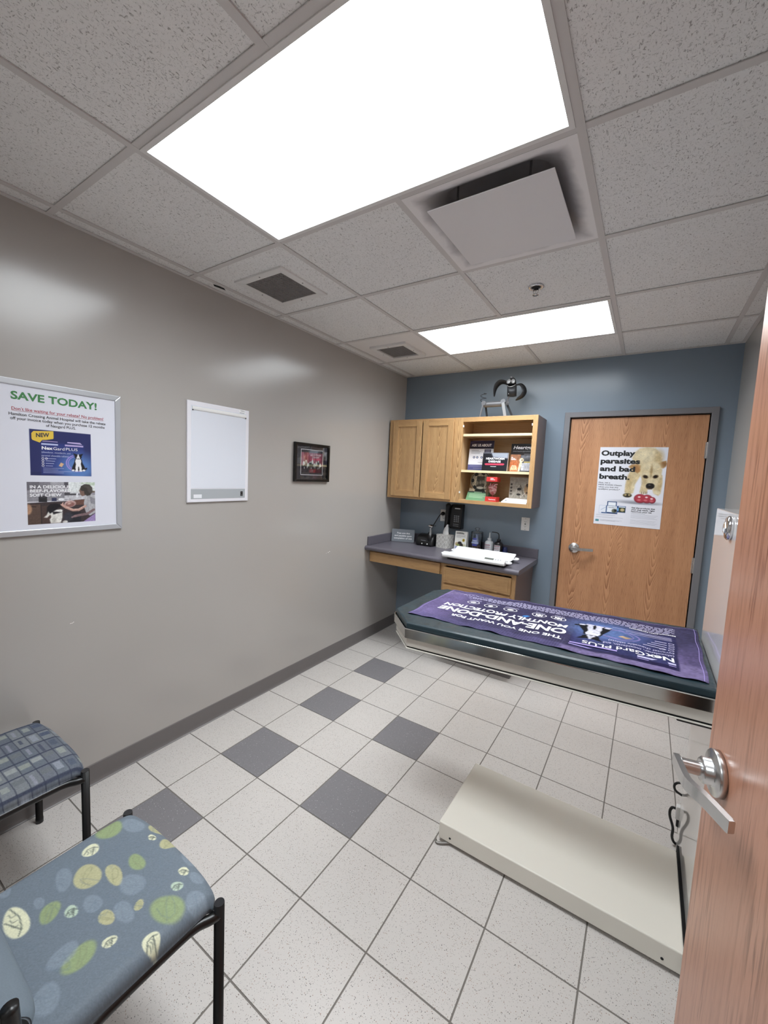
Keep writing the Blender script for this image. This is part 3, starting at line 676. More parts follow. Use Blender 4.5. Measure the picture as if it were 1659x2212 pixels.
rect2(mb, -.047, 1.645, .011, 1.6515, mp, 6); rect2(mb, .036, 1.645, .105, 1.652, mp, 7); rect2(mb, -.043, 1.659, .01, 1.6615, mp, 7); quad2(mb, [(.045, 1.659), (.101, 1.656), (.093, 1.664), (.045, 1.664)], mp, 7)
for i_, z in enumerate((1.5875, 1.5775, 1.567, 1.5565)):
    ring2(mb, -.043, z, .0045, .0045, .0013, mp, 3, 14); rect2(mb, -.034, z-.001, .003-.004*i_, z+.001, mp, 6)
ring2(mb, -.031, 1.5875, .0045, .0045, .0013, mp, 3, 14)
for z, e in ((1.546, .03), (1.539, .01), (1.533, .08), (1.527, .03)): rect2(mb, -.043, z, e, z+.0012, mp, 6)
write(mb, 'IN A DELICIOUS,', -.09, .056, 1.4605, .0128, mp, 3, .03); write(mb, 'BEEF-FLAVORED,', -.09, .060, 1.4435, .0128, mp, 3, .03); write(mb, 'SOFT CHEW', -.091, .019, 1.4255, .0128, mp, 3, .03)
obj('printing', mb, [M_ink, M_inkred, M_inkgreen, M_inkwhite, M_inknavy, M_inkyellow, M_inkblue, M_inklilac], po)

# -- x-ray viewer
y0, y1, z0, z1 = 0.588, 0.996, 1.379, 1.942
xv = thing('film_viewer', 'white wall-mounted x-ray film light box, switched off, right of the rebate poster', 'light box', (0, (y0+y1)/2, z0))
mb = MB(); mb.prism([(y0, z0), (y1, z0), (y1, z1), (y0, z1)], 0, 0.028, 0, 'x', 0.005); obj('housing', mb, plain('white enamelled steel', '#eceaf0', 0.3), xv)
mb = MB(); mb.box(0.027, 0.610, 1.459, 0.0305, 0.973, 1.918, 0, 0.001); obj('screen', mb, plain('white acrylic screen', '#e3e6ef', 0.2, coat=0.3), xv)
mb = MB(); mb.prism([(0.029, 1.892), (0.040, 1.894), (0.044, 1.900), (0.036, 1.912), (0.029, 1.914)], 0.616, 0.971, 0, 'y', 0.001); obj('film_clip', mb, M_whitep, xv)
M_clip = plain('dark grey plastic', '#4a4850', 0.5)
for y in (0.618, 0.968): mb = MB(); mb.box(0.030, y-.003, 1.890, 0.043, y+.003, 1.896); obj('clip_end', mb, M_clip, xv)
mb = MB(); mb.box(0.027, 0.609, 1.398, 0.030, 0.972, 1.455, 0, 0.001); st = obj('control_strip', mb, plain('grey control strip', '#aeb2b6', 0.4), xv)
mb = MB(); mb.box(0.029, 0.938, 1.410, 0.034, 0.955, 1.439, 0, 0.002); mb.box(0.0335, 0.9445, 1.414, 0.036, 0.9485, 1.419, 1); mb.box(0.0335, 0.9445, 1.429, 0.0345, 0.9485, 1.431, 1); obj('switch', mb, [M_black, M_inkgrey], st)
mb = MB(); mb.box(0.0295, 0.625, 1.403, 0.0306, 0.675, 1.424); obj('sticker', mb, plain('white sticker', '#ecedf2', 0.4), st)
mb = MB(); mb.box(0.0275, 0.922, 1.914, 0.0286, 0.968, 1.940, 0)
for z, a, b in ((1.934, .93, .955), (1.931, .935, .966), (1.922, .926, .963), (1.919, .926, .958)): mb.box(0.0285, a, z, 0.0289, b, z+.0018, 1)
obj('maker_label', mb, [plain('label white', '#f5f5f7', 0.4), M_inkgrey], xv)

for o_ in xv.children_recursive:      # shallow, almost flush housing
    o_.data.transform(Matrix.Translation((0, -.707, 1.587)) @ Matrix.Diagonal((.43, 1.0084, 1.0084, 1)) @ Matrix.Translation((0, .707, -1.587)))

# -- small framed print
y0, y1, z0, z1 = 1.410, 1.788, 1.505, 1.791
fp = thing('framed_picture', 'small black-framed print with dark grey mat, right of the white light box', 'picture', (0, (y0+y1)/2, z0))
mb = MB(); mb.frame(y0, z0, y1, z1, 0.018, 0.002, 0.024, 0, 'x', 0.002); mb.box(0.0, y0+.01, z0+.01, 0.008, y1-.01, z1-.01); obj('frame', mb, plain('black lacquered frame', '#0b0b0c', 0.28), fp)
mb = MB(); mb.frame(y0+.018, z0+.018, y1-.018, z1-.018, 0.0505, 0.008, 0.0105, 0, 'x'); mb.frame(y0+.068, z0+.049, y1-.068, z1-.045, 0.004, 0.008, 0.0112, 1, 'x'); obj('mat', mb, [plain('charcoal mat board', '#47454a', 0.5), M_inkwhite], fp)
W_, H_ = .236, .19; cv = Canvas(W_, H_, 0.0016, '#9a5463'); 
for i_ in range(26): x = rng.uniform(0, W_); cv.rect(x, .07, x+rng.uniform(.002, .007), H_, ('#b37685', '#7d3f4e', '#c58d9a', '#6b3340')[i_ % 4], .55)
cv.rect(0, 0, W_, .072, '#39343c'); cv.mottle(.10, .02)
for i_, x in enumerate(np.linspace(.03, .21, 9)):
    zz = .083+.012*math.sin(i_*2.1); cv.ell(x, zz, .012, .017, ('#dfe5e2', '#93a39c', '#c8d4ce', '#55605c')[i_ % 4], 0, .4); cv.ell(x+.004, zz-.02, .007, .012, '#39423f', 0, .5); cv.ell(x, zz+.012, .005, .008, '#f1f4f2', 0, .5)
cv.poly([(.112, .085), (.122, .133), (.134, .09)], '#e9efec'); cv.ell(.105, .075, .012, .02, '#2c3a36', 0, .4)
for i_, x in enumerate((.036, .066, .11, .15, .185, .2)): cv.ell(x, .052+.006*(i_ % 2), .005, .008, '#c9c9cc', 0, .5, .8)
obj('print', cv.grid('print', lambda a, b: (0.0095, 1.482+a, 1.555+b), M_print), None, fp)
mb = MB(); mb.box(0.016, y0+.016, z0+.016, 0.0175, y1-.016, z1-.016); obj('glazing', mb, glassy('picture glass', (1, 1, 1), 0.03, 0.9), fp)

# ================================================================ cabinets and counter on the blue wall
M_cz = oak('golden oak upright grain', '#cda574', '#845b35', 'z', 'x', 0.20, 34, 0.38, 0.2, 0.95)
M_cx = oak('golden oak level grain', '#cca371', '#845b35', 'x', 'z', 0.16, 34, 0.38, 0.2, 0.95)
M_side = plain('shade-toned brown laminate side', '#72625e', 0.45, var=0.05, grain=(60, 0.05, 0.0005))  # laminate sides, with their shade darkened into the colour
M_maple = oak('pale maple interior', '#d8b78c', '#c09a6c', 'x', 'z', 0.3, 16, 0.45, 0.1, 0.5)
M_edge = plain('cream shelf edge', '#ecd9ad', 0.45)
BY = ROOM_D
uc = thing('wall_cabinet', 'golden oak wall cabinet with two closed doors and open shelves', 'cabinet', (0.707, BY-.15, 1.365))
X0, X1, Z0, Z1, FY_ = 0.018, 1.394, 1.365, 2.110, 2.671
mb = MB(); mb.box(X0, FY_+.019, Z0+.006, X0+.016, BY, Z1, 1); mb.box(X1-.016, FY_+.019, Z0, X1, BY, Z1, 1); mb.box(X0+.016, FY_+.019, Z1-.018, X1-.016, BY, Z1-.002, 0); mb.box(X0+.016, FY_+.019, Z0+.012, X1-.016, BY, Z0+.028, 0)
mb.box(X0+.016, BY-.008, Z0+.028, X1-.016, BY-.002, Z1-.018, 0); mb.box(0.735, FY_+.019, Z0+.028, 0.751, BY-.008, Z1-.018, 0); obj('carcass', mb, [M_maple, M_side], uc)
mb = MB()
for a, b in ((X0, .067), (.690, .769), (1.357, X1)): mb.box(a, FY_, Z0, b, FY_+.019, Z1, 0, .001)
for a, b in ((.067, .690), (.769, 1.357)):
    mb.box(a, FY_, 2.072, b, FY_+.0188, Z1, 1, .001); mb.box(a, FY_, Z0, b, FY_+.0188, 1.396, 1, .001)
obj('face_frame', mb, [M_cz, M_cx], uc)
def cab_door(x0, x1, z0, z1, y):
    mb = MB(); w = .055
    for a, b in ((x0, x0+w), (x1-w, x1)): mb.box(a, y-.019, z0, b, y, z1, 0, .003)
    for a, b in ((z0, z0+w), (z1-w, z1)): mb.box(x0+w-.0005, y-.0188, a, x1-w+.0005, y-.0003, b, 1, .003)
    mb.frame(x0+w-.001, z0+w-.001, x1-w+.001, z1-w+.001, .010, y-.0135, y-.004, 0, 'y', .003)
    d = obj('door', mb, [M_cz, M_cx], uc)
    p = MB(); p.box(x0+w, y-.009, z0+w, x1-w, y-.004, z1-w); obj('panel', p, M_cz, d)
cab_door(.065, .375, 1.386, 2.097, FY_); cab_door(.387, .690, 1.386, 2.097, FY_)
for z in (1.951, 1.638):
    mb = MB(); mb.box(.752, FY_+.028, z, 1.377, BY-.012, z+.02, 0); mb.box(.7525, FY_+.026, z, 1.3765, FY_+.0285, z+.02, 1); obj('shelf', mb, [M_maple, M_edge], uc)
for x, z in ((.7725, 2.035), (1.3535, 2.035), (.7725, 1.46)):
    mb = MB(); mb.box(x-.004, FY_-.003, z-.009, x+.004, FY_+.012, z+.009, 0, .001); obj('hinge_clip', mb, M_whitep, uc)

M_ctop = floor_mat('grey laminate counter', '#65616a', [(500, 0.85, 0.4, '#625d66'), (380, 0.9, 0.35, '#8a858e')]); M_ctop.node_tree.nodes['Principled BSDF'].inputs['Roughness'].default_value = 0.33
ct = thing('countertop', 'grey laminate countertop with low backsplash, under the oak wall cabinet', 'countertop', (.708, 2.66, .875))
mb = MB(); r_ = .02; prof = [(BY, .875), (2.36, .875)]
for k_ in range(0, 9): a = -PI/2-k_/8*PI; prof.append((2.367+r_*math.cos(a), .895+r_*math.sin(a)))
prof += [(BY, .915)]; mb.prism(prof, 0.001, 1.416, 0, 'x'); obj('top', mb, M_ctop, ct)
mb = MB(); mb.box(0.001, BY-.02, .914, 1.416, BY-.001, .998, 0, .004); mb.box(0.001, 2.385, .9145, .019, BY-.02, .998, 0, .004); obj('backsplash', mb, M_ctop, ct)
dd = thing('desk_drawer', 'shallow oak drawer rail under the counter beside the left wall', 'drawer', (.373, 2.6, .755))
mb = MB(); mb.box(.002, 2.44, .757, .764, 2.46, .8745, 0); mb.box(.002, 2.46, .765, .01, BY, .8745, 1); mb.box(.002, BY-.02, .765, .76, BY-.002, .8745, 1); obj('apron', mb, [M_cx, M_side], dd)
mb = MB(); mb.box(.012, 2.42, .760, .742, 2.44, .856, 0, .005); obj('drawer_front', mb, M_cx, dd)
bc = thing('base_cabinet', 'oak drawer base cabinet below the counter, partly behind the exam table', 'cabinet', (1.072, 2.7, 0))
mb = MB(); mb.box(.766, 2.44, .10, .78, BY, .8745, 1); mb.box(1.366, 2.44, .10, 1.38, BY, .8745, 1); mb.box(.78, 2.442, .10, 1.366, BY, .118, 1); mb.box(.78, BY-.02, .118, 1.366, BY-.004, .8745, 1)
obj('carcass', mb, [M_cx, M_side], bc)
mb = MB()
for a, b in ((.766, .80), (1.346, 1.38)): mb.box(a, 2.42, .10, b, 2.44, .8745, 0, .001)
for a, b in ((.845, .8745), (.68, .70), (.10, .13)): mb.box(.80, 2.421, a, 1.346, 2.4395, b, 1, .001)
mb.box(.80, 2.428, .13, 1.346, 2.4385, .68, 1); obj('face_frame', mb, [M_cz, M_cx], bc)
for a, b in ((.703, .838), (.50, .688), (.30, .488), (.115, .288)):
    mb = MB(); mb.box(.786, 2.401, a, 1.352, 2.42, b, 0, .006); mb.box(.806, 2.399, a+.018, 1.332, 2.4015, b-.018, 0, .002); obj('drawer_front', mb, M_cx, bc)
mb = MB(); mb.box(.775, 2.49, 0, 1.372, BY-.02, .0995); obj('toe_kick', mb, M_base, bc)

# ================================================================ on the open shelves
def sheet_map(x0, y, z0, lean=0.0, rotz=0.0):
    c, s = math.cos(rotz), math.sin(rotz)
    return lambda a, b, d=0.0: (x0+a*c+(b*math.sin(lean)-d*math.cos(lean))*(-s), y+a*s+(b*math.sin(lean)-d*math.cos(lean))*c, z0+b*math.cos(lean)+d*math.sin(lean))
def card(name, label, cat, W, H, x0, y, z0, canvas, write_fn, inks, lean=0.12, rotz=0.0, thick=0.003, group=None):
    f = sheet_map(x0, y, z0, lean, rotz)
    t = thing(name, label, cat, f(W/2, 0, 0), group=group)
    b = MB(); vs_ = [f(a, c, d) for d in (0.0, -thick) for a, c in ((0, 0), (W, 0), (W, H), (0, H))]
    b.add(vs_, [(0, 1, 2, 3), (7, 6, 5, 4), (0, 4, 5, 1), (1, 5, 6, 2), (2, 6, 7, 3), (3, 7, 4, 0)]); obj('backing', b, M_whitep, t)
    obj('print', canvas.grid('print', lambda a, c: f(a, c, .0005), M_print), None, t)
    if write_fn:
        m = MB(); write_fn(m, lambda a, c: f(a, c, .0011)); obj('printing', m, inks, t)
    return t, f
S2, S3 = 1.6585, 1.3935
cv = Canvas(.222, .268, .0016, '#d9d9df'); cv.rect(0, .205, .222, .268, '#2a2340'); cv.rect(0, .195, .222, .21, '#1d1a2b'); cv.line([(.01, .25), (.06, .262), (.12, .266)], .003, '#5a4c86'); cv.rect(0, 0, .222, .052, '#4c4f7c'); cv.rect(0, .03, .222, .05, '#575b8c'); cv.rect(.14, .145, .2, .19, '#4d4c5c'); cv.rect(.15, .15, .19, .185, '#6b6a7d')
def wf(m, f):
    write(m, 'ASK US ABOUT', .018, .20, .216, .023, f, 0, .035)
    for i_, x in enumerate((.05, .08, .12, .15)): disc2(m, x, .118, .0105, .0105, f, 1, 16); disc2(m, x, .118, .005, .006, lambda a, b: tuple(np.array(f(a, b))-np.array((0, .0004, 0))), 2, 12)
    for z, a, b in ((.178, .02, .09), (.168, .02, .11), (.160, .02, .1), (.152, .02, .10), (.07, .09, .15), (.038, .02, .2), (.018, .05, .18)): rect2(m, a, z, b, z+.003, f, 1 if z > .17 and b < .1 else 3)
card('brochure_stand', 'tall purple-topped card headed ASK US ABOUT on the middle shelf', 'card', .222, .268, .783, 2.80, S2, cv, wf, [M_inkwhite, M_ink, M_inkblue, M_inkgrey])
cv = Canvas(.218, .158, .0016, '#1c1d24'); cv.poly([(.07, .158), (.218, .158), (.218, .11), (.09, .118)], '#b9bfcc', .012, .8); cv.rect(0, .148, .07, .158, '#3a3d48')  # pale slanted patch paints a sheen across the top of the cover
def wf(m, f):
    write(m, 'HEARTWORM', .03, .19, .098, .017, f, 0, .035); write(m, 'DISEASE', .055, .16, .073, .017, f, 0, .035)
    quad2(m, [(.02, .058), (.03, .064), (.185, .066), (.195, .06), (.185, .05), (.03, .048)], f, 1); rect2(m, .075, .036, .125, .039, f, 0)
    for i_ in range(22): rect2(m, .01+i_*.0093, .151, .014+i_*.0093, .1575, f, 2)
t, f = card('flip_book', 'black spiral-bound flip book about heartworm on the middle shelf', 'book', .218, .158, .938, 2.735, S2, cv, wf, [M_inkwhite, plain('crimson ink', '#c03a55', .5), M_inkgrey], .14, thick=.016)
cv = Canvas(.225, .236, .0016, '#241d1d'); cv.rect(0, .15, .225, .236, '#16110f'); cv.rect(0, 0, .085, .145, '#9a6a4e'); cv.ell(.03, .05, .05, .05, '#b5673f', 0, .8); cv.rect(.085, 0, .225, .14, '#4c4d52'); cv.rect(.095, .012, .225, .075, '#b9bcc6'); cv.rect(.09, .115, .225, .14, '#6b6d74')
cv.ell(.035, .03, .028, .018, '#d8b48f', .2, .4); cv.line([(.01, .012), (.02, .05), (.05, .05), (.06, .015)], .007, '#e2c9a8'); cv.ell(.095, .10, .018, .017, '#e6d3b4', .3, .4); cv.poly([(.085, .1), (.105, .1), (.095, .045), (.085, .005), (.07, .005), (.075, .05)], '#e3d0b0', .005); cv.ell(.098, .098, .006, .005, '#6d5744'); cv.ell(.205, .1, .012, .01, '#d8d3c8', .5, .4); cv.mottle(.08, .008)
def wf(m, f):
    write(m, 'Heartgard', .018, .216, .192, .028, f, 0, .025, .22); write(m, '(ivermectin/pyrantel)', .018, .16, .168, .012, f, 1, 0, .2)
    for z, a, b in ((.118, .008, .022), (.108, .008, .04), (.1, .008, .05)): rect2(m, a, z, b, z+.005, f, 0)
    rect2(m, .115, .082, .165, .087, f, 2); rect2(m, .115, .076, .165, .079, f, 2)
    for z in (.06, .052, .044, .036, .028, .02): rect2(m, .115, z, .21, z+.003, f, 1)
    rect2(m, .11, .147, .2, .150, f, 1)
card('brochure_holder', 'black-headed heartworm medicine display with dog pictures at right of the middle shelf', 'display', .225, .236, 1.166, 2.775, S2, cv, wf, [M_inkwhite, M_inkgrey, plain('gold ink', '#c9b76a', .5)], .10, thick=.01)

# life-cycle plaque: round diagram plate in a green foot
t = thing('life_cycle_plaque', 'round black and clear diagram plate in a green foot on the lowest shelf', 'display', (.91, 2.78, S3))
f = sheet_map(.812, 2.80, S3+.06, .05)
cv = Canvas(.192, .19, .0012, '#b5a78f'); cx_, cy_ = .1, .11
cv.ell(cx_, cy_, .088, .088, '#1e211d'); cv.ell(cx_, cy_, .082, .082, '#a3a08c'); cv.ell(cx_, cy_, .070, .070, '#b0ab98'); cv.poly([(.065, .06), (.135, .06), (.135, .155), (.065, .155)], '#4b4a42', .004); cv.mottle(.18, .006)
for a in np.linspace(0, 2*PI, 8)[:-1]: cv.ell(cx_+.072*math.cos(a+.4), cy_+.072*math.sin(a+.4), .018, .012, '#17191a', a+1.9, .3)
cv.poly([(.04, 0), (.16, 0), (.135, .045), (.065, .045)], '#1b221d'); cv.ell(cx_, .052, .03, .012, '#cfcdc0', 0, .4)
for x in (.07, .1, .125): cv.ell(x, .1+.2*(x-.1), .012, .016, '#8b8778', 0, .5)
mb = MB(); n_ = 40; ring = [(.1+.093*math.cos(2*PI*i_/n_), .11+.093*math.sin(2*PI*i_/n_)) for i_ in range(n_)]
vs_ = [f(a, max(b, -.05), -.001) for a, b in ring]+[f(a, max(b, -.05), -.005) for a, b in ring]
mb.add(vs_, [tuple(range(n_)), tuple(range(2*n_-1, n_-1, -1))]+[(i_, i_+n_, (i_+1) % n_+n_, (i_+1) % n_) for i_ in range(n_)]); obj('plate', mb, plain('clear-beige acrylic', '#b9a98c', 0.15), t)
cm = cv.grid('diagram', lambda a, b: f(a, b, .0004), M_print)
b_ = bmesh.new(); b_.from_mesh(cm); b_.verts.ensure_lookup_table()
kill = [v for i_, v in enumerate(b_.verts) if math.hypot(cv.X.ravel()[i_]-.1, cv.Y.ravel()[i_]-.11) > .09 and cv.Y.ravel()[i_] > .045]
bmesh.ops.delete(b_, geom=kill, context='VERTS'); b_.to_mesh(cm); b_.free(); obj('diagram', cm, None, t)
mb = MB(); mb.prism([(2.742, S3), (2.83, S3), (2.83, S3+.05), (2.80, S3+.078), (2.792, S3+.078)], .806, 1.003, 0, 'x'); obj('foot', mb, plain('green plastic', '#5f8c63', 0.4), t)
mb = MB(); ff = lambda a, b: (.806+a, 2.742+(.05*b/.078)-.0006, S3+b)
for z, e in ((.055, .17), (.045, .16), (.035, .175), (.025, .15)): rect2(mb, .02, z, e, z+.003, ff, 0)
rect2(mb, 0, .068, .197, .078, ff, 1); rect2(mb, .06, .071, .13, .0745, lambda a, b: (.806+a, 2.742+(.05*b/.078)-.0011, S3+b), 0)
obj('foot_printing', mb, [plain('pale green ink', '#a9c6a4', .6), plain('dark green', '#152a1d', .5)], t)

# heart model in a clear box with red ends
t = thing('heart_model', 'pink heart model in a clear box with red cap and red base', 'model', (1.046, 2.75, S3))
M_red = plain('red card', '#cf3a38', 0.4)
mb = MB(); mb.box(.998, 2.70, S3, 1.094, 2.80, S3+.042, 0, .002); obj('base', mb, M_red, t)
mb = MB(); mb.box(1.0, 2.702, S3+.172, 1.092, 2.798, S3+.212, 0, .002); obj('cap', mb, M_red, t)
mb = MB(); mb.box(1.001, 2.703, S3+.042, 1.091, 2.797, S3+.172); obj('clear_case', mb, glassy('clear plastic case', (.98, .95, .94), .05, .9), t)
mb = MB(); c_ = (1.046, 2.75); 
mb.sphere((c_[0], c_[1], S3+.10), .034, 0, 3, (.95, .8, 1.25)); mb.sphere((c_[0]-.016, c_[1]-.01, S3+.122), .022, 0, 3); mb.sphere((c_[0]+.015, c_[1], S3+.125), .02, 0, 3)
for q in (-.014, .0, .014): mb.tube(smooth_path([(c_[0]+q, c_[1]-.02, S3+.12), (c_[0]+q*1.2, c_[1]-.022, S3+.145), (c_[0]+q*2+.01, c_[1]-.005, S3+.152)], 4), .0065)
mb.cyl((c_[0], c_[1], S3+.04), (c_[0], c_[1], S3+.07), .004)
k = NT('pink heart tissue'); obj('heart', mb, k.set(k.mix(k.ramp(k.noise(k.coord((1, 1, 2)), 45, 3), .4, .65), lin('#c96f72'), lin('#f0d2cc')), .35), t)
mb = MB(); ff = lambda a, b: (a, 2.6993, S3+b)
write(mb, 'Heartworm', 1.03, 1.088, .016, .012, ff, 0, .02); rect2(mb, 1.035, .197, 1.062, .202, ff, 0); rect2(mb, 1.035, .186, 1.075, .191, ff, 0)
obj('printing', mb, [M_inkwhite], t)

# grey display board with a dog and a sloping white tray
t = thing('joint_display', 'grey board with a dog picture and sloping white tray, right of the heart model', 'display', (1.26, 2.76, S3))
cv = Canvas(.185, .19, .0014, '#a79f92'); cv.rect(0, .135, .185, .19, '#9c958a'); 
for z in (.165, .157, .149): cv.rect(.015, z, .15, z+.003, '#7e776d', .7)
for i_, z in enumerate((.128, .1, .072, .046)): cv.ell(.012+.003, z, .009, .009, '#4c4741' if i_ < 3 else '#6a645c')
cv.line([(.085, .13), (.115, .06), (.13, .03)], .013, '#80786c'); cv.line([(.085, .13), (.05, .05)], .004, '#c7c0b3'); cv.line([(.02, .02), (.07, .1), (.1, .02), (.14, .07)], .004, '#c9c2b5')
cv.ell(.082, .09, .017, .012, '#2a2724'); cv.ell(.08, .045, .017, .009, '#2a2724')
cv.ell(.155, .085, .032, .04, '#b0906c', .2, .4); cv.ell(.16, .12, .028, .022, '#8d7355', 0, .4); cv.ell(.148, .125, .01, .014, '#2d2620', .3); cv.ell(.172, .118, .012, .017, '#2d2620', -.3); cv.ell(.178, .08, .012, .022, '#2d2620', .2); cv.ell(.15, .062, .013, .008, '#4c3a2b'); cv.mottle(.06, .01)
f = sheet_map(1.172, 2.80, S3+.03, .06)
b = MB(); pts = [(0, 0), (.185, 0), (.185, .19), (.01, .19), (0, .18)]; vs_ = [f(a, c, -.0005) for a, c in pts]+[f(a, c, -.006) for a, c in pts]
b.add(vs_, [tuple(range(5)), (9, 8, 7, 6, 5)]+[(i_, i_+5, (i_+1) % 5+5, (i_+1) % 5) for i_ in range(5)]); obj('board', b, plain('grey acrylic', '#9d958a', .2), t)
obj('picture', cv.grid('picture', lambda a, c: f(a, c, .0004), M_print), None, t)
mb = MB(); mb.prism([(2.672, S3+.003), (2.83, S3+.003), (2.83, S3+.036), (2.812, S3+.04), (2.672, S3+.012)], 1.148, 1.352, 0, 'x', .001); tr = obj('tray', mb, M_inkwhite, t)
mb = MB(); ff = lambda a, b: (a, 2.672+b, S3+.0126+b*.2)
disc2(mb, 1.185, .05, .02, .026, ff, 0, 20); disc2(mb, 1.19, .05, .012, .016, lambda a, b: (a, 2.672+b, S3+.0131+b*.2), 1, 16)
rect2(mb, 1.23, .05, 1.285, .062, ff, 2); rect2(mb, 1.295, .05, 1.335, .062, ff, 2); obj('tray_printing', mb, [plain('grey-blue ink', '#7c8288', .5), M_inkwhite, plain('faint ink', '#c2c4c8', .5)], tr)

# ================================================================ tin dog on top of the cabinet
M_tin = plain('dull galvanised tin', '#7b7b7e', 0.48, 0.55, grain=(300, .1, .0004)); M_tind = plain('dark tin', '#3a3a3c', 0.45, 0.6)
t = thing('tin_dog', 'grey sheet-metal dog sculpture with spring tail, standing on the wall cabinet', 'sculpture', (1.03, 2.79, 2.11))
yb = 2.79
mb = MB(); mb.cyl((.905, yb, 2.231), (1.085, yb, 2.232), .024, 0, 28); obj('body', mb, M_tin, t)
for x, z, s_ in ((.907, 2.240, -1), (1.076, 2.246, -1), (.907, 2.240, 1), (1.09, 2.240, 1)):
    mb = MB(); mb.cyl((x, yb+s_*.026, z), (x, yb+s_*.031, z), .0205, 0, 24); obj('shoulder_disc', mb, M_tin, t)
def leg(x0, z0, x1, y, w, m):
    mb = MB(); a = Vector((x1-x0, 2.11-z0)); n = Vector((-a.y, a.x)).normalized()*w/2
    mb.prism([(x0+n.x, z0+n.y), (x0-n.x, z0-n.y), (x1-n.x, 2.11), (x1+n.x, 2.11)], y-.004, y+.004, 0, 'y', .001); obj('leg', mb, m, t)
leg(1.078, 2.235, 1.106, yb-.036, .026, plain('bright tin', '#9d9d9e', .45, .5)); leg(1.09, 2.235, 1.152, yb+.036, .018, M_tind); leg(.905, 2.225, .880, yb-.036, .014, M_tin); leg(.905, 2.225, .928, yb+.036, .016, M_tind)
mb = MB(); mb.tube(smooth_path([(1.085, yb-.01, 2.205), (1.098, yb-.012, 2.235), (1.113, yb-.02, 2.268), (1.126, yb-.03, 2.30), (1.128, yb-.036, 2.312)], 4), .0075, 0, 12, flat=.5); mb.cyl((1.127, yb-.03, 2.302), (1.127, yb-.046, 2.304), .007); obj('neck', mb, M_tin, t)
# head: an upright can with its upper front cut away as an open mouth
hx, hy = 1.142, yb-.012; mb = MB(); R_ = .038; sg = 40; vs_, fs_ = [], []
topz = []
for i_ in range(sg):
    a = 2*PI*i_/sg; front = -math.sin(a)
    topz.append(2.385-.028*max(0, front)**1.2 + .012*max(0, -front)+ .004*math.cos(a)*-1)
for rr in (R_, R_-.0025):
    for i_ in range(sg):
        a = 2*PI*i_/sg; vs_.append((hx+rr*math.cos(a)+.008*0, hy+rr*math.sin(a), 2.287)); 
    for i_ in range(sg):
        a = 2*PI*i_/sg; vs_.append((hx-.006+rr*math.cos(a), hy+rr*math.sin(a), topz[i_]))
for i_ in range(sg):
    j_ = (i_+1) % sg; fs_ += [(i_, j_, sg+j_, sg+i_), (2*sg+j_, 2*sg+i_, 3*sg+i_, 3*sg+j_), (sg+i_, sg+j_, 3*sg+j_, 3*sg+i_)]
fs_.append(tuple(range(sg))[::-1]); mb.add(vs_, fs_, 0, True)
mb.add([(hx-.006+(R_-.004)*math.cos(2*PI*i_/sg), hy+(R_-.004)*math.sin(2*PI*i_/sg), 2.345) for i_ in range(sg)], [tuple(range(sg))], 1)
hd = obj('head', mb, [M_tind, M_gap], t)
mb = MB(); mb.tube([(hx-.006+(R_-.002)*math.cos(a), hy+(R_-.002)*math.sin(a), 2.387-.028*max(0, -math.sin(a))**1.2) for a in np.linspace(PI*1.13, PI*1.87, 16)], .0025, 0, 8); obj('lip', mb, plain('bright rim', '#d6d6d6', .3, .6), hd)
mb = MB(); mb.lathe([(R_-.004, 2.383), (R_-.006, 2.40), (.026, 2.425), (.016, 2.438), (.004, 2.442)], (hx-.008, hy+.012, 0), seg=28); obj('brow', mb, M_tind, hd)
for x, a in ((1.117, .42), (1.153, -.42)):
    mb = MB(); mb.lathe([(.0155, -.002), (.0155, .002)], (0, 0, 0), 'y', 24, T=Matrix.Translation((x, hy-.031, 2.403)) @ Matrix.Rotation(a, 4, 'Y') @ Matrix.Rotation(-.35, 4, 'X') @ Matrix.Diagonal((1, 1, 1.35, 1))); obj('eye', mb, plain('pale tin', '#c3c3c4', .4, .4), hd)
mb = MB(); mb.sphere((1.133, hy-.02, 2.437), .013, 0, 3, (1.2, 1, .8)); obj('nose', mb, M_tin, hd)
def strip(path, widths, name):
    mb = MB(); P = smooth_path(path, 6); n = len(P); vs_ = []
    for i_, p in enumerate(P):
        w = np.interp(i_/(n-1), np.linspace(0, 1, len(widths)), widths)/2
        d = (P[min(i_+1, n-1)]-P[max(i_-1, 0)]).normalized(); nr = Vector((-d.z, 0, d.x)); tilt = Vector((0, 1, 0))*.75+nr*.66; tilt.normalize()
        for s_ in (-1, 1): vs_.append(p+tilt*w*s_)
        for s_ in (-1, 1): vs_.append(p+tilt*w*s_+nr*.002)
    fs_ = []
    for i_ in range(n-1):
        a, b = i_*4, i_*4+4; fs_ += [(a, a+1, b+1, b), (a+2, b+2, b+3, a+3), (a, b, b+2, a+2), (a+1, a+3, b+3, b+1)]
    mb.add(vs_, fs_, 0, True); obj(name, mb, M_tind, t)
strip([(1.108, hy, 2.385), (1.08, yb-.02, 2.405), (1.045, yb-.03, 2.408), (1.016, yb-.035, 2.385), (1.0, yb-.035, 2.345), (.996, yb-.03, 2.29)], [.03, .042, .048, .045, .03, .008], 'ear')
strip([(1.172, hy, 2.375), (1.205, yb-.01, 2.378), (1.232, yb-.015, 2.352), (1.243, yb-.02, 2.316), (1.230, yb-.02, 2.285), (1.203, yb-.02, 2.266), (1.178, yb-.02, 2.25)], [.022, .034, .042, .044, .036, .03, .006], 'ear')
mb = MB(); mb.tube([(.892+.024*math.cos(th), yb+.024*math.sin(th), 2.250+.085*th/(4.6*PI)) for th in np.linspace(.3, 4.6*PI, 60)], .0022, 0, 8); obj('spring_tail', mb, M_tind, t)
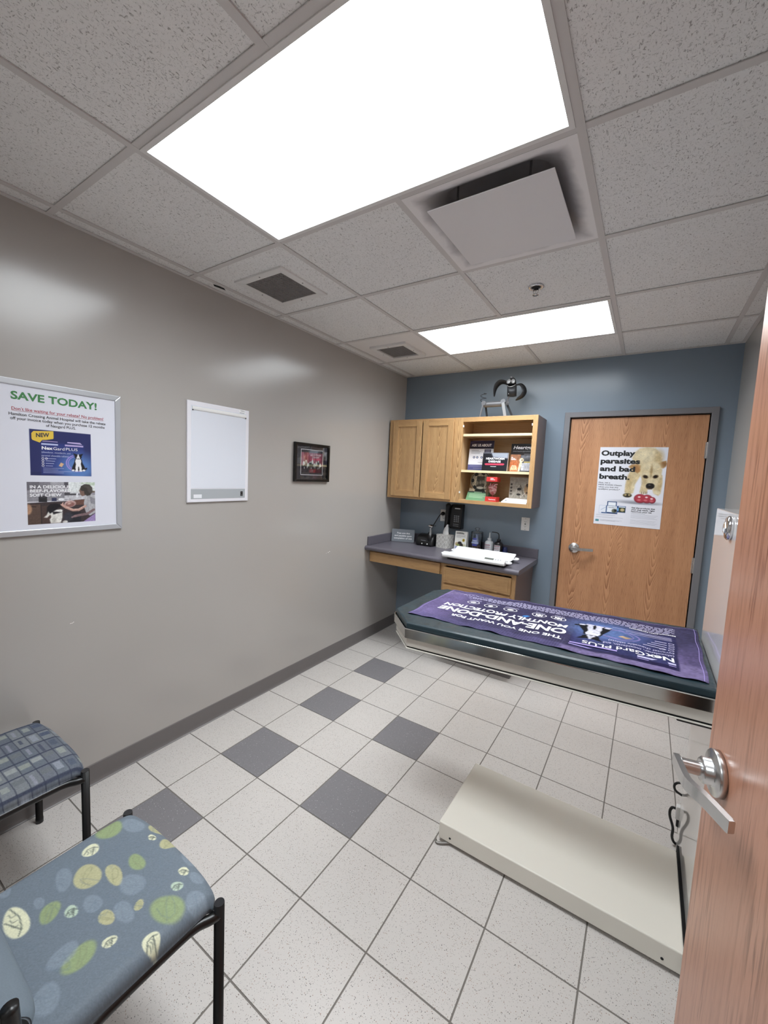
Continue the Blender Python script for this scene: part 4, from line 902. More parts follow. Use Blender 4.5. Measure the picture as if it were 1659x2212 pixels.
# ================================================================ on the wall above the counter
def outlet(label, x, z, kind):
    t = thing('wall_outlet', label, 'outlet', (x, BY, z-.058), group='outlets on the blue wall')
    mb = MB(); mb.box(x-.036, BY-.006, z-.058, x+.036, BY+.001, z+.058, 0, .003); obj('cover_plate', mb, plain('white cover plate', '#e6e4e2', .35), t)
    mb = MB()
    if kind: mb.box(x-.0165, BY-.0085, z-.033, x+.0165, BY-.005, z+.033, 0, .001)
    for dz in (-.0195, .0195):
        if not kind: mb.lathe([(.0165, 0), (.0165, -.003)], (x, BY-.005, z+dz), 'y', 20)
        yq = BY-.0095 if kind else BY-.0085
        for dx in (-.006, .006): mb.box(x+dx-.0012, yq, z+dz-.002, x+dx+.0012, yq+.001, z+dz+.006, 1)
        mb.cyl((x, yq, z+dz-.007), (x, yq+.001, z+dz-.007), .0022, 1, 8)
    if kind: mb.box(x-.006, BY-.0098, z-.004, x+.006, BY-.008, z+.004, 1)
    for dz in (-.048, .048): mb.cyl((x, BY-.0072, z+dz), (x, BY-.005, z+dz), .003, 2, 10)
    obj('receptacle', mb, [M_whitep, M_dark, M_nickel], t)
outlet('white outlet behind the black phone, with a black plug in it', .500, 1.208, 0)
outlet('white outlet under the right end of the oak wall cabinet', 1.287, 1.206, 1)

t = thing('wall_phone', 'black wall phone with keypad under the oak wall cabinet', 'phone', (.637, BY, 1.098))
mb = MB(); mb.prism([(BY, 1.098), (2.905, 1.098), (2.90, 1.11), (2.912, 1.30), (2.925, 1.326), (BY, 1.332)], .596, .714, 0, 'x', .006); obj('body', mb, M_black, t)
mb = MB(); mb.tube(smooth_path([(.582, 2.905, 1.325), (.580, 2.885, 1.30), (.576, 2.878, 1.21), (.572, 2.885, 1.125), (.571, 2.90, 1.105)], 5), .021, 0, 14, taper=list(np.interp(np.linspace(0, 1, 21), [0, .14, .3, .7, .86, 1], [.9, 1.25, .85, .85, 1.25, .9])), flat=1.0)
mb.box(.556, 2.92, 1.13, .606, BY, 1.31, 0, .004); obj('handset', mb, M_black, t)
pm = lambda z: 2.900+(z-1.11)*.063-.0016
for r in range(4):
    for c in range(3):
        mb = MB(); x, z = .6445+c*.0195, 1.221-r*.0175; mb.box(x-.006, pm(z)-.002, z-.005, x+.006, pm(z)+.003, z+.005, 0, .001); obj('key', mb, plain('grey key', '#85868a', .5) if (r, c) == (0, 0) else bpy.data.materials['grey key'], t)
for r in range(2):
    for c in range(4):
        mb = MB(); x, z = .640+c*.0145, 1.142-r*.016; mb.box(x-.0048, pm(z)-.0015, z-.003, x+.0048, pm(z)+.003, z+.003); obj('function_key', mb, bpy.data.materials['grey key'], t)
mb = MB(); mb.box(.640, pm(1.293)-.0006, 1.288, .694, pm(1.293)+.002, 1.298); obj('name_strip', mb, plain('pale strip', '#c9cacc', .5), t)
mb = MB(); mb.tube(smooth_path([(.572, 2.90, 1.10), (.560, 2.93, 1.075), (.575, 2.95, 1.045), (.60, 2.955, 1.02)], 6), .003); obj('cord', mb, M_black, t)

# ================================================================ on the counter
CT = .9155
M_dgrey = plain('slate grey plastic', '#868c94', .4)
t = thing('counter_sign', 'small grey sign about fees in white lettering, at the left of the counter', 'sign', (.13, 2.82, CT))
f = sheet_map(.031, 2.768, CT+.0013, .16, .36); W_, H_ = .232, .126
b = MB(); outl = [(0, .006), (.006, 0), (W_-.006, 0), (W_, .006), (W_, H_-.006), (W_-.006, H_), (.006, H_), (0, H_-.006)]
b.add([f(a, c, 0) for a, c in outl]+[f(a, c, -.007) for a, c in outl], [tuple(range(8)), tuple(range(15, 7, -1))]+[(i_, i_+8, (i_+1) % 8+8, (i_+1) % 8) for i_ in range(8)], 0)
b.add([f(.02, .0, -.007), f(W_-.02, 0, -.007), f(W_-.02, .0078, -.05), f(.02, .0078, -.05), f(.02, .05, -.007), f(W_-.02, .05, -.007)], [(0, 1, 2, 3), (0, 3, 4), (1, 5, 2), (3, 2, 5, 4)], 0)
obj('plate', b, M_dgrey, t)
m = MB(); ff = lambda a, c: f(a, c, .0008)
write(m, 'Fees are due', .055, .185, .080, .016, ff, 0, .03); write(m, 'and payable upon', .03, .205, .054, .016, ff, 0, .03); write(m, 'completion of visit', .025, .210, .028, .016, ff, 0, .03)
obj('printing', m, M_inkwhite, t)

t = thing('otoscope_charger', 'black charging base with a silver instrument handle standing in it, plugged into the wall', 'charger', (.405, 2.83, CT))
mb = MB(); out = [(2.765, CT+.002), (2.90, CT+.002), (2.90, CT+.10), (2.86, CT+.112), (2.80, CT+.098), (2.775, CT+.06), (2.762, CT+.02)]
mb.prism(out, .312, .492, 0, 'x', .016, True, seg=3); obj('base', mb, M_black, t)
mb = MB(); mb.lathe([(.024, .0), (.024, .075), (.020, .09), (.017, .094)], (.452, 2.795, CT+.012), seg=24); obj('charging_well', mb, M_black, t)
mb = MB(); mb.lathe([(.0125, .05), (.0135, .055), (.0135, .125), (.011, .13), (.0115, .15), (.009, .158), (.0105, .175), (.007, .182)], (.452, 2.795, CT), seg=24)
hn = obj('handle', mb, plain('knurled steel', '#9a9b9d', .35, .8, grain=(700, .5, .0006)), t)
mb = MB(); T_ = Matrix.Translation((.452, 2.795, CT+.192)); mb.lathe([(.004, -.03), (.006, -.022), (.013, -.012), (.0145, .0), (.013, .012), (.016, .016), (.016, .02)], (0, 0, 0), 'x', 20, 0, T=T_ @ Matrix.Rotation(.25, 4, 'Y')); mb.box(-.006, -.008, .008, .02, .008, .02, 1, .003, T=T_); mb.cyl((.012, 0, .006), (.055, -.004, .012), .0025, 1, 8, T=T_)
obj('instrument_head', mb, [M_chrome, M_black], t)
for x in (.383, .439):
    mb = MB(); mb.lathe([(.006, .003), (.006, -.002), (.004, -.003)], (x, 2.7625, CT+.022), 'y', 16); obj('indicator', mb, M_whitep, t)
mb = MB(); write(mb, 'WelchAllyn', .365, .418, CT+.050, .007, lambda a, b: (a, 2.7715+(b-CT-.05)*.3-.0035, b), 0, .02); obj('maker_mark', mb, M_inkgrey, t)
mb = MB(); mb.tube(smooth_path([(.38, 2.88, CT+.10), (.385, 2.915, CT+.125), (.42, 2.93, CT+.20), (.47, 2.935, CT+.29), (.488, 2.945, CT+.312)], 8), .0045); mb.lathe([(.017, -.006), (.018, -.03), (.010, -.04)], (.498, BY, 1.228), 'y', 16); obj('power_cord', mb, M_black, t)

t = thing('tissue_box', 'cube tissue box in grey lattice pattern with a white tissue', 'tissue box', (.584, 2.85, CT), (0, 0, math.radians(-17)))
hs, hh = .059, .127
def lattice():
    cv = Canvas(.118, .127, .0013, '#cbc8c3'); cv.mottle(.06, .004)
    for k_ in range(-6, 7):
        for w_, o_ in ((.0022, 0), (.0012, .005)):
            x = .059+k_*.046+o_; cv.line([(x-.07, -.01), (x+.08, .14)], w_, '#f0efec'); cv.line([(x+.07, -.01), (x-.08, .14)], w_, '#f0efec')
    return cv
mb = MB(); mb.box(-hs, -hs, 0, hs, hs, hh, 0, .002); bx = obj('box', mb, plain('grey card', '#c9c6c2', .5), t, True)
obj('lattice_print', lattice().grid('lattice_print', lambda a, b: (-hs+a, -hs-.0004, b), M_printm), None, bx, True)
obj('lattice_print', lattice().grid('lattice_print', lambda a, b: (hs+.0004, -hs+a, b), M_printm), None, bx, True)
mb = MB(); rr = random.Random(2); n_, lv = 18, 7; vs_, fs_ = [], []
for j_ in range(lv):
    q = j_/(lv-1)
    for i_ in range(n_):
        a = 2*PI*i_/n_; w = (.034*(1-q*.55), .016*(1-q*.5)); k_ = 1+.28*math.sin(5*a+q*3)*(.3+q)+rr.uniform(-.06, .06)
        vs_.append((w[0]*math.cos(a)*k_+.012*q*q+.004, w[1]*math.sin(a)*k_-.004*q, hh-.004+.084*q*(1+.22*math.cos(a+.4)*q+rr.uniform(-.03, .03))))
for j_ in range(lv-1):
    for i_ in range(n_): fs_.append((j_*n_+i_, j_*n_+(i_+1) % n_, (j_+1)*n_+(i_+1) % n_, (j_+1)*n_+i_))
mb.add(vs_, fs_, 0, True); obj('tissue', mb, plain('white tissue', '#eeeeee', .9), t, True)

t = thing('tent_card', 'white folded tent card with a black dog picture between the tissue box and clear jar', 'card', (.745, 2.83, CT))
cv = Canvas(.112, .176, .0013, '#ecebe6'); cv.rect(0, 0, .112, .030, '#d9d8cf'); cv.rect(.02, .015, .112, .040, '#a9bf7c', .9); cv.ell(.025, .02, .022, .022, '#c9cbe0'); cv.ell(.025, .02, .012, .013, '#8d93bb', 0, .5); cv.ell(.084, .095, .012, .014, '#c9a72f'); cv.ell(.084, .095, .007, .008, '#8a7a2a', 0, .5)
cv.ell(.05, .058, .022, .022, '#26221f', 0, .4); cv.ell(.065, .05, .024, .014, '#2b2623', -.3, .4); cv.ell(.022, .055, .014, .016, '#b8a27c', 0, .6); cv.ell(.036, .047, .016, .01, '#8c9a5a', 0, .6); cv.ell(.095, .05, .014, .008, '#cfc9a8', 0, .6)
f = sheet_map(.692, 2.815, CT+.0004, .2, .1)
g_ = sheet_map(.692, 2.888, CT+.0004, -.2, .1)
b = MB(); Wc, Hc_ = .112, .176
for ff, d_ in ((f, -.0012), (g_, .0012)):
    b.add([ff(0, 0, 0), ff(Wc, 0, 0), ff(Wc, Hc_, 0), ff(0, Hc_, 0), ff(0, 0, d_), ff(Wc, 0, d_), ff(Wc, Hc_, d_), ff(0, Hc_, d_)], [(0, 1, 2, 3), (7, 6, 5, 4), (0, 4, 5, 1), (1, 5, 6, 2), (2, 6, 7, 3), (3, 7, 4, 0)])
obj('folded_card', b, plain('white card', '#e9e8e4', .6), t); obj('print', cv.grid('print', lambda a, c: f(a, c, .0005), M_printm), None, t)
m = MB(); ff = lambda a, c: f(a, c, .0011)
rect2(m, .01, .161, .075, .1655, ff, 0); rect2(m, .01, .151, .085, .157, ff, 0)
for z, e in ((.138, .1), (.131, .095), (.124, .102), (.117, .06)): rect2(m, .012, z, e, z+.002, ff, 1)
rect2(m, .05, .024, .1, .027, ff, 2); rect2(m, .05, .030, .1, .033, ff, 2)
obj('printing', m, [M_ink, M_inkgrey, M_inkwhite], t)

t = thing('treat_jar', 'clear lidded jar with blue label, behind the white infant scale', 'jar', (.885, 2.885, CT))
cx_, cy_ = .885, 2.885
mb = MB(); mb.lathe([(.052, .002), (.055, .01), (.055, .165), (.052, .175), (.0505, .175), (.0535, .164), (.0535, .012), (.05, .006)], (cx_, cy_, CT), seg=40); obj('jar_body', mb, glassy('clear jar', (.93, .95, .97), .04, .88), t)
mb = MB(); mb.lathe([(.056, .172), (.057, .178), (.05, .186), (.02, .192), (.012, .198), (.022, .207), (.024, .215), (.012, .222)], (cx_, cy_, CT), seg=32); obj('lid', mb, glassy('clear lid', (.9, .93, .96), .05, .8), t)
mb = MB(); mb.lathe([(.044, .016), (.046, .04), (.03, .055), (.008, .060)], (cx_, cy_, CT), seg=24); k = NT('biscuit pieces'); dd_, cc_ = k.voro(k.coord(), 90); obj('contents', mb, k.set(k.mix(k.ramp(dd_, .1, .6), lin('#c9a890'), lin('#6b5548')), .8), t)
mb = MB(); mb.lathe([(.012, .055), (.020, .07), (.022, .10), (.014, .12), (.012, .15), (.02, .16)], (cx_, cy_, CT), seg=20); obj('inner_bottle', mb, plain('blue-white bottle', '#9fa8c9', .4), t)
mb = MB(); cyl_m = lambda R_: (lambda a, b: (cx_+R_*math.sin(a/R_), cy_-R_*math.cos(a/R_), CT+b))
for z0_, z1_, w, mi in ((.115, .13, .018, 0), (.098, .112, .024, 1), (.078, .094, .034, 1), (.058, .074, .024, 0)):
    for i_ in range(12): a0, a1 = -w+2*w*i_/12, -w+2*w*(i_+1)/12; quad2(mb, [(a0, z0_), (a1, z0_), (a1, z1_), (a0, z1_)], cyl_m(.0562), mi)
rect2(mb, -.016, .1015, .016, .107, cyl_m(.0568), 2); rect2(mb, -.024, .083, .024, .089, cyl_m(.0568), 2)
obj('label', mb, [plain('blue label', '#4a50a0', .4), plain('pale blue label', '#a9b3d8', .4), M_inknavy], t)

def squeeze_bottle(label, cx_, col, capcol, spout):
    t = thing('squeeze_bottle', label, 'bottle', (cx_, 2.868, CT), group='squeeze bottles on the counter'); cy_ = 2.868
    mb = MB(); mb.lathe([(.036, .0), (.039, .004), (.039, .098), (.034, .110), (.018, .120), (.016, .122)], (cx_, cy_, CT), seg=36); obj('bottle_body', mb, col, t)
    mb = MB(); mb.lathe([(.0175, .118), (.0175, .138), (.014, .142)], (cx_, cy_, CT), seg=28); cp = obj('cap', mb, capcol, t)
    mb = MB()
    if spout: mb.tube(smooth_path([(cx_, cy_, CT+.138), (cx_, cy_, CT+.165), (cx_-.004, cy_, CT+.186), (cx_-.018, cy_, CT+.197), (cx_-.045, cy_, CT+.199), (cx_-.066, cy_, CT+.198)], 6), .0042, 0, 10)
    else: mb.lathe([(.010, .14), (.007, .152), (.004, .185), (.0025, .192)], (cx_, cy_, CT), seg=20)
    obj('spout', mb, capcol, t)
    mb = MB(); R_ = .0396; mp_ = lambda a, b, R_=R_: (cx_+R_*math.sin((a-.006)/R_), cy_-R_*math.cos((a-.006)/R_), CT+b)
    for i_ in range(12): a0, a1 = -.032+.064*i_/12, -.032+.064*(i_+1)/12; quad2(mb, [(a0, .012), (a1, .012), (a1, .09), (a0, .09)], mp_, 0)
    mq = lambda a, b: mp_(a, b, .0400)
    for z, h_, e, mi in ((.080, .006, .028, 1), (.072, .003, .026, 2), (.066, .002, .02, 2), (.058, .004, .028, 1), (.050, .002, .024, 2), (.044, .002, .027, 2)):
        for i_ in range(8): a0, a1 = -e+2*e*i_/8, -e+2*e*(i_+1)/8; quad2(mb, [(a0, z), (a1, z), (a1, z+h_), (a0, z+h_)], mq, mi)
    for i_ in range(14): a0 = -.018+i_*.0026; quad2(mb, [(a0, .018), (a0+.0012, .018), (a0+.0012, .036), (a0, .036)], mq, 2)
    obj('label', mb, [plain('label paper', '#e6e3e6', .5), plain('dark red label ink', '#7c2a3b', .5), plain('label ink', '#3e3c48', .5)], t)
squeeze_bottle('translucent white squeeze bottle with pointed tip behind the infant scale', 1.009, plain('cloudy plastic', '#c3c6c9', .3), plain('cloudy cap', '#d2d5d8', .35), False)
squeeze_bottle('black squeeze bottle with bent black tube behind the infant scale', 1.094, plain('black bottle', '#161418', .3), M_black, True)
mb = MB(); mb.lathe([(.020, 0), (.022, .004), (.022, .052), (.018, .058), (.018, .074), (.016, .076)], (1.152, 2.88, CT), seg=28); top('small_jar', mb, plain('dark blue plastic', '#1a2150', .35), 'small dark blue jar beside the black squeeze bottle', 'jar')

# infant scale with a shallow cradle
t = thing('tabletop_scale', 'white cradle-top digital scale on the front right of the counter', 'scale', (1.045, 2.55, CT))
M_sc = plain('glossy white plastic', '#eeeeef', .28, coat=.3)
mb = MB(); mb.box(.80, 2.375, CT+.008, 1.30, 2.645, CT+.024, 0, .006)
for x in (.83, 1.27):
    for y in (2.40, 2.62): mb.cyl((x, y, CT), (x, y, CT+.009), .014, 0, 16)
obj('base', mb, plain('grey rubber base', '#4f4e51', .6), t)
prof = []; n_ = 26
for i_ in range(n_+1):
    y = 2.385+.275*i_/n_; q = i_/n_; prof.append((y, CT+.036+.024*(2*q-1)**2*(1.25 if q > .5 else .85)))
prof = [(2.338, CT+.020), (2.333, CT+.034), (2.341, CT+.050), (2.358, CT+.0585), (2.378, CT+.060)]+prof[1:]+[(2.666, CT+.067), (2.666, CT+.060)]
low = [(y, z-.006) for y, z in reversed(prof[5:-2])]; tray = prof+low+[(2.388, CT+.018)]
mb = MB(); mb.prism(tray, .792, 1.308, 0, 'x', .004, True); obj('weighing_tray', mb, M_sc, t)
mb = MB(); pts = [(2.3305, CT+.028), (2.3295, CT+.036), (2.3385, CT+.0525), (2.357, CT+.0617), (2.376, CT+.0628), (2.376, CT+.056), (2.345, CT+.026)]
mb.prism(pts, 1.135, 1.302, 0, 'x', .001, True); pn = obj('display_panel', mb, M_sc, t)
nd = lambda a, q: (a, 2.3390+q*.0175, CT+.0532+q*.0088-.0006)
mb = MB(); quad2(mb, [(1.150, .02), (1.222, .02), (1.222, 1.0), (1.150, 1.0)], lambda a, q: tuple(np.array(nd(a, q))+np.array((0, -.0006, .0016)))); obj('display', mb, plain('grey-green lcd', '#5d615c', .25), pn)
M_key = plain('grey key top', '#8f9296', .5)
for x in (1.237, 1.256, 1.275):
    mb = MB(); disc2(mb, x, .5, .006, .4, lambda a, q: tuple(np.array(nd(a, q))+np.array((0, -.0006, .0016)))); obj('button', mb, M_key, pn)
for sx, x in ((-1, .80), (1, 1.30)):
    for yy, s2 in ((2.39, 1), (2.64, -1)):
        mb = MB()
        mb.tube(smooth_path([(x-sx*.02, yy, CT+.034), (x+sx*.022, yy, CT+.034), (x+sx*.036, yy+s2*.016, CT+.034), (x+sx*.030, yy+s2*.04, CT+.032), (x-sx*.01, yy+s2*.05, CT+.031)], 6), .0085, 0, 12, flat=1.0); obj('carry_handle', mb, M_sc, t)

# ================================================================ poster on the far door
t = thing('door_poster', 'white poster with a golden puppy taped to the oak veneer door', 'poster', (2.045, ROOM_D+.005, 1.268))
PX, PZ, PW, PH = 1.820, 1.268, .449, .614
cv = Canvas(PW, PH, .0021, '#e6e6ee'); U = lambda a, b: (a*PW, b*PH); P_l = lambda *q: [U(*p) for p in q]
cv.ell(*U(.85, .9), .09, .08, '#d3d6e0', 0, 1.0, .7); cv.ell(*U(.6, .318), .14, .012, '#b4b5bf', 0, 1.0, .8); cv.ell(*U(.68, .305), .12, .01, '#8d8e98', 0, 1.0, .8)
fur, fur2, fur3, pale = '#d2bf98', '#bfa67a', '#a88b60', '#e2d5b4'
cv.poly(P_l((.50, .86), (.53, .93), (.60, .985), (.70, 1.0), (.82, .99), (.90, .92), (.93, .82), (.92, .70), (.70, .72), (.58, .76)), fur, .012); cv.ell(*U(.72, .90), .08, .05, pale, 0, .8, .8); cv.ell(*U(.88, .86), .03, .06, fur2, 0, 1, .7)
cv.poly(P_l((.60, .77), (.50, .72), (.465, .64), (.437, .52), (.437, .43), (.50, .40), (.563, .43), (.575, .53), (.63, .62), (.68, .70)), fur, .01); cv.ell(*U(.50, .55), .022, .06, fur2, .1, .9, .7); cv.ell(*U(.55, .50), .014, .04, pale, 0, .9, .6)
cv.ell(*U(.483, .395), .030, .017, '#6f6448', 0, .3); cv.ell(*U(.483, .392), .024, .012, '#2b2620', 0, .5); cv.ell(*U(.455, .40), .008, .007, '#b29e6f'); cv.ell(*U(.51, .40), .008, .007, '#a8976b')
cv.poly(P_l((.68, .56), (.665, .50), (.655, .44), (.70, .42), (.765, .43), (.77, .52), (.74, .57)), fur, .008); cv.ell(*U(.71, .44), .02, .008, pale, 0, .6)
cv.poly(P_l((.90, .68), (.955, .66), (.965, .58), (.955, .44), (.925, .41), (.865, .435), (.84, .475), (.87, .55)), fur, .01); cv.ell(*U(.93, .55), .014, .05, fur2, 0, .9, .7); cv.ell(*U(.90, .45), .02, .014, pale, 0, .7)
cv.poly(P_l((.88, .80), (.93, .825), (.988, .84), (1.0, .80), (.985, .77), (.955, .745), (.91, .75)), '#b08a5c', .008); cv.ell(*U(.96, .79), .016, .02, '#80552f', 0, .8, .6)
cv.poly(P_l((.46, .755), (.50, .785), (.58, .79), (.64, .77), (.645, .71), (.60, .675), (.55, .70)), '#b88f5e', .01); cv.ell(*U(.585, .73), .018, .025, '#9b6d44', .4, .8, .6)
cv.poly(P_l((.635, .75), (.68, .80), (.74, .825), (.83, .825), (.90, .79), (.945, .73), (.94, .65), (.90, .57), (.865, .51), (.82, .482), (.76, .485), (.70, .55), (.655, .63)), fur, .01)
cv.ell(*U(.79, .77), .06, .03, pale, 0, .9, .7); cv.ell(*U(.795, .70), .008, .05, fur3, 0, 1, .8); cv.ell(*U(.72, .66), .026, .022, pale, 0, .9, .7); cv.ell(*U(.87, .665), .024, .022, pale, 0, .9, .7); cv.ell(*U(.79, .57), .05, .04, pale, 0, .8, .6); cv.ell(*U(.71, .58), .018, .03, fur2, 0, .9, .6)
cv.ell(*U(.72, .637), .018, .0125, '#4c3521', -.35, .5); cv.ell(*U(.862, .642), .018, .0125, '#4c3521', .35, .5); cv.ell(*U(.722, .637), .010, .009, '#120d0a', 0, .4); cv.ell(*U(.86, .642), .010, .009, '#120d0a', 0, .4)
cv.ell(*U(.80, .525), .027, .021, '#1a1614', 0, .25, 1, 0, 2.4); cv.ell(*U(.79, .537), .008, .004, '#5f5a58', 0, .8); cv.line(P_l((.745, .50), (.78, .485), (.83, .488)), .003, '#6f4f3a')
mask = (np.abs(cv.c[..., 0]-cv.c[..., 2]) > .12).astype(float); cv.mottle(.03, .005, mask); cv.mottle(.035, .018, mask)
for x in (.69, .72, .745, .765): cv.line(P_l((x, .45), (x, .425)), .003, '#4c3c33')
for a, b, rx, ry in ((.675, .362, .046, .034), (.775, .362, .040, .032), (.85, .350, .026, .024)): cv.ell(*U(a, b), rx*.86, ry, '#6f2430', 0, .2)
for a, b, rx, ry in ((.675, .366, .043, .031), (.775, .366, .037, .029), (.85, .354, .023, .021)): cv.ell(*U(a, b), rx*.86, ry, '#b23e4b', 0, .4)
for a, b in ((.66, .383), (.765, .383), (.84, .368)): cv.ell(*U(a, b), .009, .006, '#f3d8d8', 0, .6)
for a, b in ((.66, .345), (.755, .345), (.84, .34)): cv.ell(*U(a, b), .012, .007, '#cf6f78', 0, .8)
def bx_(a, b, c, d, col): cv.rect(a*PW, b*PH, c*PW, d*PH, col)
bx_(.067, .14, .20, .25, '#cdd3e2'); bx_(.075, .15, .19, .243, '#e6e8f1'); bx_(.11, .145, .20, .16, '#44618f'); cv.line(P_l((.10, .19), (.19, .235)), .003, '#9fb0cd')
bx_(.19, .235, .34, .305, '#35507c'); bx_(.205, .24, .325, .295, '#edf0f6'); bx_(.175, .145, .36, .25, '#5c7399'); bx_(.195, .165, .345, .245, '#eceff5'); bx_(.2, .145, .35, .16, '#2c436f'); cv.ell(*U(.31, .185), .018, .016, '#5f6353', 0, .5); cv.ell(*U(.325, .19), .008, .01, '#1b1b1d', 0, .5)
bx_(.35, .17, .48, .253, '#2a4b86'); bx_(.375, .175, .475, .235, '#35402f'); cv.ell(*U(.43, .205), .014, .012, '#c7b489', 0, .5); bx_(.37, .235, .47, .247, '#dfe7f2'); bx_(.35, .19, .375, .225, '#7fb0dc')
bx_(.026, .036, .082, .062, '#4f8f97')
mpp = lambda a, b: (PX+a, ROOM_D+.0034, PZ+b)
mb = MB(); mb.box(PX, ROOM_D+.004, PZ, PX+PW, ROOM_D+.0062, PZ+PH); bk = obj('sheet', mb, M_paper, t)
obj('print', cv.grid('print', mpp, M_print), None, t)
mb = MB(); m2 = lambda a, b: (PX+a*PW, ROOM_D+.0028, PZ+b*PH)
for s_, x1, base in (('Outplay', .542, .894), ('parasites', .622, .794), ('and bad', .560, .695), ('breath.', .492, .594)): write(mb, s_, .024, x1, base, .064, m2, 0, .045)
for s_, x1, base in (('Plus, get a', .205, .536), ('FREE KONG Classic', .388, .508), ('when you buy any', .338, .480), ('qualifying product.*', .365, .452)): write(mb, s_, .025, x1, base, .0155, m2, 1, .02)
for s_, x1, base in (('Get the products that', .905, .236), ('your dog needs, right', .90, .212), ('here from your vet.', .865, .188)): write(mb, s_, .563, x1, base, .0155, m2, 0, .03)
write(mb, 'NexGard', .215, .33, .222, .011, m2, 2, .02)
rect2(mb, .563, .174, .77, .176, m2, 1)
for j_ in range(8): rect2(mb, .563, .158-j_*.0145-(.012 if j_ > 3 else 0), .95-.02*(j_ % 3), .160-j_*.0145-(.012 if j_ > 3 else 0), m2, 3)
for j_, (z, e) in enumerate(((.098, .45), (.090, .30), (.060, .44), (.053, .40), (.046, .34), (.125, .33), (.120, .30))): rect2(mb, .10 if j_ in (2, 3, 4) else .03, z, e, z+.002, m2, 3)
obj('printing', mb, [M_ink, plain('dark grey ink', '#4a4b52', .6), M_inknavy, plain('fine print grey', '#a9aab4', .6)], t)
# ================================================================ exam table folded down from the white wall cabinet
M_gloss = plain('glossy white laminate', '#e6e3e1', .06, spec=.5, coat=.4)
M_steel = plain('polished stainless steel', '#c9c8c4', .14, 1.0)
M_beige = plain('beige enamel', '#d8d3ca', .3, coat=.2)
wp = thing('table_cabinet', 'tall glossy white wall unit that carries the exam table, by the open door', 'wall unit', (2.52, 1.08, 0))
mb = MB(); mb.box(2.412, .735, .004, ROOM_W-.001, 1.425, 1.512, 0, .002, 1); obj('panel', mb, M_gloss, wp)
mb = MB(); mb.lathe([(.040, 0), (.040, -.010), (.034, -.016), (.020, -.018)], (2.412, 1.04, 1.462), 'x', 40); mb.lathe([(.022, -.0165), (.020, -.020), (.013, -.0225), (.001, -.023)], (2.412, 1.04, 1.462), 'x', 6, smooth=False); obj('latch_knob', mb, M_chrome, wp)
mb = MB(); mb.box(2.404, .82, .04, 2.413, 1.33, .085); obj('hinge_slot', mb, M_gap, wp)
mb = MB(); mb.box(2.399, 1.4258, .128, 2.425, 1.453, .187, 0, .003); mb.box(2.404, 1.43, .092, 2.424, 1.447, .129, 1, .003); obj('junction_box', mb, [M_white, M_black], wp)

TILT = math.atan(.045); TY = 1.186
et = thing('exam_table', 'wall-mounted exam table with dark green mat and stainless rim', 'table', (2.408, TY, .975), (0, -TILT, 0))
def outline(g=0.0):   # local x from the wall outwards (negative), y across; g grows the outline
    ya, yb = .862-TY-g, 1.512-TY+g; xl = -1.252-g
    return [(-.002, ya), (-1.103-g*.4, ya), (xl, 1.018-TY-g*.4), (xl, 1.440-TY+g*.4), (-1.195-g*.4, yb), (-.002, yb)]
def ring_prism(o, i_, z0, z1, m=0):
    mb = MB(); n = len(o); vs_ = [(p[0], p[1], z0) for p in o]+[(p[0], p[1], z1) for p in o]+[(p[0], p[1], z0) for p in i_]+[(p[0], p[1], z1) for p in i_]; fs_ = []
    for k_ in range(n):
        j_ = (k_+1) % n; fs_ += [(k_, j_, n+j_, n+k_), (2*n+j_, 2*n+k_, 3*n+k_, 3*n+j_), (n+k_, n+j_, 3*n+j_, 3*n+k_), (j_, k_, 2*n+k_, 2*n+j_)]
    return mb.add(vs_, fs_, m)
k = NT('dark green vinyl'); nz = k.noise(k.coord(), 24, 4, .6); k.bump(k.math('ADD', k.noise(k.coord(), 160, 3), k.math('MULTIPLY', nz, .6)), .16, .0012)
M_vinyl = k.set(k.mix(nz, lin('#0e1e25'), lin('#1b343d')), k.ramp(nz, -.2, 1.1), 0, .5); M_vinyl.node_tree.nodes['Principled BSDF'].inputs['Coat Weight'].default_value = .25; M_vinyl.node_tree.nodes['Principled BSDF'].inputs['Coat Roughness'].default_value = .2
mb = MB(); mb.prism(outline(0), -.034, 0, 0, 'z', .009, False, seg=3); obj('mat', mb, M_vinyl, et, True)
mb = MB(); mb.prism(outline(.004), -.040, -.030, 0, 'z'); o_, i2 = outline(.009), outline(.0055)
mb2 = ring_prism(o_, i2, -.070, -.027); mb.v and mb2.prism(outline(.005), -.069, -.036, 0, 'z'); lp = outline(.0085); mb2.tube([(x, y, -.0275) for x, y in lp for _ in (0,)], .0028, 0, 8); obj('steel_rim', mb2, M_steel, et, True)
mb = MB(); mb.prism(outline(-.001), -.112, -.069, 0, 'z', .004); obj('apron', mb, M_beige, et, True)
mb = MB(); mb.prism(outline(-.006), -.118, -.112, 1, 'z'); mb.prism(outline(.001), -.122, -.118, 0, 'z', .001); obj('under_tray', mb, [M_beige, M_gap], et, True)
mb = MB(); mb.box(-.10, -.28, -.15, -.004, .28, -.121, 0, .004)
obj('support_bracket', mb, M_blackm, et, True)

